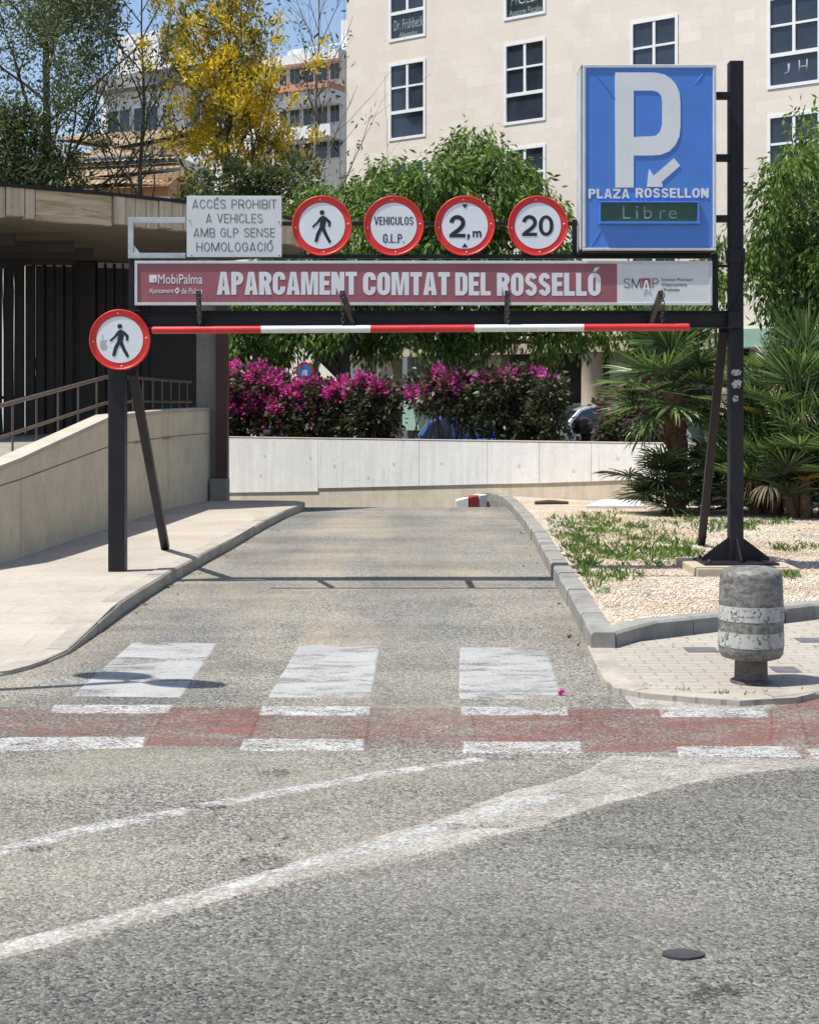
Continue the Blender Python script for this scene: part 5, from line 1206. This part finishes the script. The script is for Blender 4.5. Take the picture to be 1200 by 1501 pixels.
def big_tree(name, label, px, Y, base_z, height, rad, lv, leafsets, spread, up, seed, kn=(4, 6), trunkmat='bark', lean=0.0, grp=None, xmax=None, crown=None):
    random.seed(seed); x = (px - 600) / F * Y
    o = thing(name, label, 'tree', (x, Y, .2), 0, grp); mb = MB(); tips = []
    pts = [Vector((x + lean * t + random.gauss(0, .05), Y + random.gauss(0, .05), base_z + (height) * t)) for t in (0, .15, .3, .45, .6, .75, .9, 1)]
    mb.tube(pts, [rad, rad * .9, rad * .8, rad * .68, rad * .52, rad * .36, rad * .2, .015], 9, cap=False)
    n = kn[1] * 5
    for i in range(n):
        t = .28 + .7 * i / n; j = min(int(t * 7), 6); p = pts[j].lerp(pts[j + 1], t * 7 - j); a = i * 2.4 + random.uniform(-.4, .4)
        d = Vector((math.cos(a) * spread, math.sin(a) * spread, up)); grow(mb, p, d, height * .34 * (1.15 - t * .75), rad * .35 * (1.1 - t * .7), lv, tips, .62, .22, kn)
    mb.build('trunk', trunkmat, o)
    if crown:
        P, D = clumps(bl_px(crown, Y, .5), 4.8, .16, 40); D[:, 2] += .2; leaf_mesh('blossom', P, D, rng.uniform(.6, 1.3, len(P)) * .13, .5, 'leaf_yellow', o)
        P, D = clumps(bl_px(crown, Y, .5), .7, .2, 22); leaf_mesh('foliage', P, D, rng.uniform(.6, 1.3, len(P)) * .16, .3, 'leaf_dull', o)
    for nm, mat, frac, k, rad_, ln, wr, zmin, droop in leafsets:
        P, D = [], []
        for q, d in tips:
            if random.random() > frac or q.z < zmin: continue
            m_ = int(k * random.uniform(.5, 1.5)); off = rng.normal(size=(m_, 3)) * rad_; P.append(np.array(q) + off); D.append(np.array(d)[None] * .6 + rng.normal(size=(m_, 3)) * .7 + np.array([0, 0, droop]))
        if P:
            P, D = np.concatenate(P), np.concatenate(D)
            if xmax is not None: k_ = (P[:, 0] < xmax) | (rng.random(len(P)) < .12); P, D = P[k_], D[k_]
            leaf_mesh(nm, P, D, rng.uniform(.6, 1.3, len(P)) * ln, wr, mat, o)
    return o
big_tree('silk_oak_tree', 'tall tree covered in golden yellow blossom behind the white notice board', 335, 40, .2, 14.2, .15, 1, [('foliage', 'leaf_dull', .35, 20, .2, .17, .3, 4.5, .1), ('blossom', 'leaf_yellow', .42, 60, .12, .12, .5, 7.0, .3)], .36, .85, 21, (3, 5), crown=[(335, 28, 20), (318, 68, 26), (355, 72, 26), (305, 118, 28), (343, 122, 34), (376, 128, 26), (296, 165, 26), (338, 172, 36), (382, 178, 30), (308, 214, 28), (350, 220, 34), (392, 226, 24), (282, 205, 18), (410, 205, 16), (300, 40, 12), (372, 38, 12)])
big_tree('grey_tree', 'tall grey-green tree with a dark trunk at the far left edge', 66, 40, .2, 15.5, .2, 2, [('crown', 'leaf_dull', .97, 56, .28, .17, .3, 4.6, -.15)], .75, .6, 5, (2, 4), xmax=-8.1)
big_tree('bare_tree', 'nearly leafless tree with a straight dark trunk in front of the tiled house', 209, 39, .2, 12.6, .11, 1, [('crown', 'leaf_dull', .12, 14, .2, .18, .3, 5.5, .1)], .5, .6, 9, (3, 4), grp='bare trees on the left')
big_tree('bare_tree', 'slim leafless tree in front of the cream flats, beside the office block', 466, 42, .2, 13.2, .09, 1, [('crown', 'leaf_dull', .12, 10, .2, .2, .3, 4.5, .1)], .36, .8, 14, (3, 4), 'bark_pale', grp='bare trees on the left')
random.seed(99)
def shrub(name, label, cat, blobs, Y, sets, base, grp=None, jit=.5, stems=6):
    bb = bl_px(blobs, Y, jit); cx_ = float(np.mean([b[0][0] for b in bb])); Y = Y or float(np.mean([b[0][1] for b in bb])); o = thing(name, label, cat, (cx_, Y, base), 0, grp)
    mb = MB()
    for c_, r_ in bb:
        c_ = Vector(c_); 
        for _ in range(2): mb.tube([(c_.x + random.gauss(0, .15), c_.y + random.gauss(0, .1), base - .15), (c_.x + random.gauss(0, .12), c_.y, (base + c_.z) / 2), (c_.x + random.gauss(0, .2), c_.y + random.gauss(0, .15), c_.z + r_ * .5)], [.022, .016, .006], 5, cap=False)
    mb.build('stems', 'bark', o)
    for nm, mat, per, cl, n, ln, wr, keep, droop in sets:
        P, D = clumps(bb, per, cl, n); k_ = keep(P); P, D = P[k_], D[k_] + np.array([0, 0, droop]); leaf_mesh(nm, P, D, rng.uniform(.6, 1.3, len(P)) * ln, wr, mat, o)
    return o
HYh = None
def fkeep(line, soft=10, base=0.02):
    """keep bracts above a sagging line"""
    xs, ys_ = zip(*line)
    def f(P):
        px = 600 + P[:, 0] / P[:, 1] * F; py = HY + (H - P[:, 2]) / P[:, 1] * F
        t = (np.interp(px, xs, ys_) - py) / soft; return rng.random(len(P)) < np.clip(.5 + t, base, 1)
    return f
allk = lambda P: rng.random(len(P)) < 1
bv = 'bougainvillea bushes along the white wall'
bs = lambda keep, n=44: [('foliage', 'leaf_purple', 13, .16, 44, .12, .6, allk, -.1), ('flowers', 'flower', 16, .12, int(n * 1.7), .085, .8, keep, .2)]
shrub('bougainvillea', 'bougainvillea covered in magenta flowers at the left end of the white wall', 'bush', [(345, 562, 22), (375, 560, 24), (405, 568, 20), (345, 600, 26), (385, 600, 28), (432, 582, 18), (425, 605, 28), (465, 578, 20), (465, 612, 26), (350, 625, 20), (400, 628, 20), (445, 628, 20)], HYh, bs(fkeep([(330, 606), (420, 602), (500, 594)]), 56), .3, bv, .3)
shrub('bougainvillea', 'dark bougainvillea with a thin magenta top beside the gap in the hedge', 'bush', [(500, 578, 20), (530, 576, 20), (560, 576, 18), (505, 606, 24), (540, 606, 26), (568, 604, 18), (520, 628, 20), (555, 628, 20), (570, 585, 12)], HYh, bs(fkeep([(480, 594), (520, 582), (580, 574)], 8, .015), 44), .3, bv, .3)
shrub('bougainvillea', 'dark bougainvillea in the middle of the hedge right of its gap', 'bush', [(610, 575, 16), (640, 568, 20), (668, 565, 20), (622, 590, 12), (658, 596, 22), (690, 590, 24), (650, 572, 14), (690, 615, 16)], HYh, bs(fkeep([(590, 596), (640, 580), (710, 566)], 8, .02), 26), .3, bv, .3)
shrub('bougainvillea', 'tall dark bougainvillea with few flowers at the right end of the hedge', 'bush', [(715, 570, 22), (745, 562, 22), (775, 562, 22), (805, 572, 20), (720, 600, 26), (760, 600, 30), (800, 602, 26), (735, 626, 20), (775, 628, 22), (812, 625, 18), (755, 620, 24)], HYh, bs(fkeep([(700, 560), (760, 552), (830, 560)], 9, .03), 14), .3, bv, .3)
shrub('bougainvillea', 'small pink bougainvillea between the silver car and the fan palm', 'bush', [(905, 600, 22), (935, 590, 26), (965, 598, 24), (900, 628, 18), (930, 630, 20), (960, 630, 18)], HYh, bs(fkeep([(880, 600), (990, 600)], 36, .12), 24), .3, bv, .3)
gb = [('foliage', 'leaf', 7, .2, 40, .14, .4, allk, -.2)]; gd = [('foliage', 'leaf_dull', 7, .2, 36, .15, .4, allk, -.1)]
shrub('shrub', 'olive green shrub mass above the canopy edge behind the notice board', 'shrub', [(300, 275, 30), (340, 268, 34), (385, 275, 34), (425, 270, 30), (315, 310, 30), (365, 310, 36), (280, 300, 20), (410, 310, 34), (440, 250, 20)], 38, gd, .2, None, .8)
shrub('shrub', 'dark green shrub above the canopy at the far left edge', 'shrub', [(10, 240, 34), (45, 235, 30), (0, 200, 30), (70, 260, 20), (30, 270, 30), (100, 272, 16), (-20, 260, 30), (15, 165, 24), (55, 195, 24), (95, 232, 18), (120, 262, 14)], 38, [('foliage', 'leaf_dull', 7, .22, 46, .16, .36, allk, -.2)], .2, None, .8)

# ------------------------------------------------------------------ fan palms
def frond_mesh(name, mat, Lp, L, nb, span, w, droop, fold, seed):
    rr = random.Random(seed); mb = MB()
    mb.tube([(0, 0, 0), (0, Lp * .5, .03 * Lp), (0, Lp, 0)], [.016, .011, .008], 5)
    for i in range(nb):
        a = R(-span + 2 * span * i / (nb - 1)) + rr.gauss(0, .03); l = L * (.72 + .28 * math.cos(a * .75)) * rr.uniform(.9, 1.06)
        d = Vector((math.sin(a), math.cos(a), 0)); n = Vector((d.y, -d.x, 0)); up = Vector((0, 0, 1)); vs = []
        dr = droop * rr.uniform(.5, 1.6); lift = fold * (abs(math.sin(a)))
        for t, ww in ((.04, .35), (.3, .9), (.62, 1.0), (.85, .55)):
            c_ = Vector((0, Lp, 0)) + d * l * t * (1 - .25 * dr * t) + up * l * (lift * t - dr * t * t * .55)
            vs += [c_ - n * w * ww * .5 + up * w * .22, c_ - up * w * .1, c_ + n * w * ww * .5 + up * w * .22]
        c_ = Vector((0, Lp, 0)) + d * l * (1 - .25 * dr) + up * l * (lift - dr * .62)
        vs.append(c_); fs = []
        for k_ in range(3): fs += [(3 * k_, 3 * k_ + 1, 3 * k_ + 4, 3 * k_ + 3), (3 * k_ + 1, 3 * k_ + 2, 3 * k_ + 5, 3 * k_ + 4)]
        fs += [(9, 10, 12), (10, 11, 12)]; mb.add(vs, fs)
    me = mb.mesh(name); me.materials.append(MAT[mat]); return me
FR = {}
for i in range(3): FR['g', i] = frond_mesh('frond', 'frond', .6, .70, 28, 135, .040, (.06, .16, .3)[i], (.15, .25, .1)[i], i)
for i in range(2): FR['d', i] = frond_mesh('frond', 'frond_dark', .45, .6, 28, 130, .028, (.2, .4)[i], .2, 10 + i)
FR['y', 0] = frond_mesh('frond', 'frond_yellow', .5, .5, 22, 115, .034, .4, .1, 20); FR['b', 0] = frond_mesh('frond', 'frond_dry', .5, .5, 18, 70, .03, .9, .0, 30)
for i in range(2): FR['u', i] = frond_mesh('frond', 'frond', .62, .80, 32, 110, .030, (.05, .12)[i], (.35, .2)[i], 40 + i)
def frond(root, key, loc, yaw, elev, scale=1.0, roll=0.0):
    o = bpy.data.objects.new('frond', FR[key]); C.objects.link(o); o.parent = root; o.location = Vector(loc) - ORG[root.name][0]
    o.rotation_euler = (elev, roll, yaw); o.scale = (scale,) * 3; ORG[o.name] = ORG[root.name]; return o
PYY = 22.0; pb = at(990, 752, .13); hd = ad(985, 575, pb.y)
pt = thing('fan_palm', 'fan palm with a brown fibrous trunk standing left of the right gantry post', 'palm', (pb.x, pb.y, .13))
mb = MB(); n = 14; rs = []; pts = []
for i in range(n + 1):
    t = i / n; pts.append(Vector((pb.x + (hd.x - pb.x) * t + .05 * math.sin(t * 3), pb.y, .1 + (hd.z - .1) * t))); rs.append((.17, .145)[i % 2] * (1.05 - .1 * t))
mb.tube(pts, rs, 14)
for i in range(110):   # leaf bases
    t = random.random() ** .8; a = random.uniform(0, 6.28); p = pts[0].lerp(pts[-1], t); d = Vector((math.cos(a), math.sin(a), 0))
    mb.bar(p + d * .12, p + d * random.uniform(.18, .23) + Vector((0, 0, random.uniform(.07, .14))), .045, .02)
mb.build('trunk', 'palm_bark', pt)
r2 = random.Random(4)
for i in range(38):
    t = i / 37; e = R(85 - 130 * t + r2.uniform(-9, 9)); frond(pt, ('g', r2.randrange(3)), hd + Vector((0, 0, .18 - .3 * t)), i * 2.39996 + r2.uniform(-.2, .2), e, r2.uniform(.9, 1.15) * (1.0 if t < .8 else .9), r2.uniform(-.25, .25))
for i in range(52):    # suckers round the foot
    a = i * 2.4; c_ = Vector((pb.x + .05 + math.cos(a) * r2.uniform(.15, .5), pb.y + math.sin(a) * r2.uniform(.1, .35), .1 + r2.uniform(0, .7) * (1 if abs(math.cos(a)) > .45 else .35)))
    frond(pt, ('d', r2.randrange(2)), c_, a + r2.uniform(-.4, .4), R(r2.uniform(-12, 60)), r2.uniform(.65, 1.05), r2.uniform(-.3, .3))
for (px, py, labx, hs) in ((1120, 752, 'lower clump of fan palms just right of the right gantry post', ((.0, 1.05, .0), (-.28, .55, -.2), (.3, .7, -.25), (.1, .25, -.45))), (1185, 758, 'tallest clump of fan palms, at the right edge of the gravel bed', ((.0, 1.9, .2), (-.35, 1.45, -.05), (.4, 1.5, .0), (-.15, .85, -.3), (.35, .6, -.35), (-.4, .45, -.1))), (1262, 758, 'clump of fan palms cut by the right edge of the picture', ((.0, 1.5, .0), (-.4, 1.0, -.2), (.3, .6, -.2)))):
    b = at(px, py, .13); o = thing('fan_palm_clump', labx, 'palm', (b.x, b.y, .13), 0, 'palm clumps on the right'); mb = MB(); heads = []
    for s_, (dx, h_, dy) in enumerate(hs):
        q = Vector((b.x + dx * .5, b.y + dy * .5, .05)); e = Vector((b.x + dx, b.y + dy, .13 + h_))
        mb.tube([q, q.lerp(e, .5), e], [.09, .08, .07], 9); heads.append((e, s_ * 1.3))
    mb.build('trunk', 'palm_bark', o)
    for e, a in heads:
        nf = 15 if len(heads) > 4 else 20
        for i in range(nf):
            t = i / (nf - 1); k_ = ('u', r2.randrange(2)) if t < .6 else ('g', r2.randrange(2))
            if t > .8 and r2.random() < .3: k_ = ('y', 0)
            if t > .93: k_ = ('b', 0)
            frond(o, k_, e, i * 2.39996 + a, R(86 - 82 * t + r2.uniform(-8, 8)), r2.uniform(.75, 1.0), r2.uniform(-.3, .3))
    for i in range(20):
        a = i * 2.4; frond(o, ('d', r2.randrange(2)), (b.x + math.cos(a) * r2.uniform(.2, .6), b.y + math.sin(a) * .35, .1 + r2.uniform(0, .5)), a, R(r2.uniform(-5, 60)), r2.uniform(.75, 1.1))

# ------------------------------------------------------------------ weeds, pebbles, slab in the gravel bed
def inside(P, poly):
    x, y = P[:, 0], P[:, 1]; r_ = np.zeros(len(P), bool); n = len(poly)
    for i in range(n):
        x0, y0 = poly[i][:2]; x1, y1 = poly[(i + 1) % n][:2]
        c_ = ((y0 > y) != (y1 > y)) & (x < (x1 - x0) * (y - y0) / (y1 - y0 + 1e-12) + x0); r_ ^= c_
    return r_
inner_bed = [(p.x + .22, p.y) for p in kr[:-1]] + [(corner.x + .3, corner.y + .25)] + [(p.x, p.y + .25) for p in kf[1:]] + [(12, 28.2), (kr[0].x + .5, 28.2)]
spots = [(815, 775, 26, 12), (850, 800, 24, 14), (870, 850, 14, 16), (850, 830, 18, 16), (880, 765, 30, 10), (930, 770, 40, 9), (900, 810, 34, 12), (960, 815, 44, 10), (1010, 808, 30, 9), (940, 790, 40, 8), (845, 762, 22, 8), (1010, 765, 40, 8), (1060, 770, 40, 6), (905, 838, 20, 7), (1148, 800, 14, 4), (1155, 842, 5, 4), (865, 780, 26, 12), (985, 800, 30, 9), (830, 790, 16, 14), (1120, 765, 50, 5), (1180, 800, 20, 3)]
P, D, Ln = [], [], []
for x, y, rx, ry in spots:
    for _ in range(int(rx * ry * .075) + 4):
        c_ = at(x + random.gauss(0, rx * .75), y + random.gauss(0, ry * .8), GZ); m_ = random.randint(4, 20); s_ = random.uniform(.6, 1.2)
        off = rng.normal(size=(m_, 3)) * [.045, .08, 0]; q = np.array(c_) + off; q[:, 2] = GZ - .032
        P.append(q); d = rng.normal(size=(m_, 3)) * .5; d[:, 2] = rng.uniform(.2, 1.0, m_); D.append(d); Ln.append(rng.uniform(.04, .12, m_) * s_)
P, D, Ln = map(np.concatenate, (P, D, Ln)); k_ = inside(P, inner_bed)
tag(leaf_mesh('weeds', P[k_], D[k_], Ln[k_], .2, 'grass'), kind='stuff')
P, D, Ln = [], [], []
for px, py in ((1003, 1019), (1052, 1024), (1060, 1024), (1110, 1024), (1170, 1020), (945, 1014), (1090, 1026)):
    c_ = at(px, py, .01); m_ = 16 if px in (1052, 1003) else 7; P.append(np.array(c_) + rng.normal(size=(m_, 3)) * [.03, .01, 0]); d = rng.normal(size=(m_, 3)) * .6; d[:, 2] = 1; D.append(d); Ln.append(rng.uniform(.03, .07, m_))
tag(leaf_mesh('kerb_weeds', np.concatenate(P), np.concatenate(D), np.concatenate(Ln), .2, 'grass'), kind='stuff')
# pebbles: one mesh of small stones
N = 36000; Q = np.stack([rng.uniform(1.3, 6.2, N), 10.9 + rng.random(N) ** 1.5 * 11, np.full(N, GZ - .026)], 1)
den = np.sin(Q[:, 0] * 2.1 + 1.3 * np.sin(Q[:, 1] * 1.1)) * np.sin(Q[:, 1] * 1.7 + Q[:, 0]) ; Q = Q[inside(Q, inner_bed) & (rng.random(N) < .75 + .35 * den)]
n = len(Q); ico = np.array([(1, 0, 0), (-1, 0, 0), (0, 1, 0), (0, -1, 0), (0, 0, 1), (0, 0, -1)], float); tri = np.array([(0, 2, 4), (2, 1, 4), (1, 3, 4), (3, 0, 4), (2, 0, 5), (1, 2, 5), (3, 1, 5), (0, 3, 5)])
sc3 = rng.uniform(.005, .013, (n, 1, 3)); an = rng.uniform(0, 6.28, n); ca, sa = np.cos(an)[:, None], np.sin(an)[:, None]
V = ico[None] * sc3 + rng.normal(size=(n, 6, 3)) * .002; vx = V[:, :, 0] * ca - V[:, :, 1] * sa; vy = V[:, :, 0] * sa + V[:, :, 1] * ca; V = np.stack([vx, vy, V[:, :, 2]], 2) + Q[:, None, :]
me = bpy.data.meshes.new('pebbles'); me.vertices.add(n * 6); me.loops.add(n * 24); me.polygons.add(n * 8); me.vertices.foreach_set('co', V.ravel().astype(np.float32))
me.loops.foreach_set('vertex_index', (np.arange(n)[:, None, None] * 6 + tri[None]).ravel().astype(np.int32)); me.polygons.foreach_set('loop_start', (np.arange(n * 8) * 3).astype(np.int32)); me.polygons.foreach_set('loop_total', np.full(n * 8, 3, np.int32)); me.update(calc_edges=True)
me.materials.append(leafmat('pale pebbles', [(0, (0.36, 0.29, 0.22)), (.5, (0.56, 0.48, 0.39)), (1, (0.72, 0.66, 0.58))], .85, 0)); tag(link('pebbles', me), kind='stuff')
p0, p1, p2, p3 = at(857, 741, .17), at(945, 741, .17), at(935, 731, .17), at(880, 732, .17)
tag(MB().slab([p0, p1, p2, p3], .06).build('stone_slab', 'kerb_white', None, .01), 'flat pale slab lying at the back of the gravel bed before the white wall', 'slab')
lg = at(806, 737, .17); tag(MB().tube([lg + Vector((-.25, 0, 0)), lg + Vector((0, .03, .01)), lg + Vector((.3, 0, 0))], [.03, .04, .025], 8).build('fallen_branch', 'bark', None), 'short dark fallen branch at the back edge of the gravel bed', 'branch')

P, D, Ln = [], [], []
def litter(a, b, n, z, spread):
    for _ in range(n):
        q = Vector(a).lerp(Vector(b), random.random()); P.append((q.x + random.gauss(0, spread), q.y + random.gauss(0, spread), z)); D.append((random.gauss(0, 1), random.gauss(0, 1), random.uniform(.02, .25))); Ln.append(random.uniform(.02, .055))
for a, b in zip(kl[5:], kl[6:]): litter(a + Vector((.1, -.05, 0)), b + Vector((.1, -.05, 0)), 9, .008, .07)
for a, b in zip(kr, kr[1:]): litter(a + Vector((-.08, 0, 0)), b + Vector((-.08, 0, 0)), 7, .008, .05)
litter(at(900, 1000, 0), at(1160, 1027, 0), 22, .008, .05); litter((2.2, 15, 0), (5.5, 21, 0), 90, GZ - .018, .6); litter(at(880, 935, RZ), at(1200, 960, RZ), 12, RZ + .004, .25)
k_ = leaf_mesh('leaf_litter', np.array(P), np.array(D), np.array(Ln), .55, 'frond_dry'); tag(k_, kind='stuff')
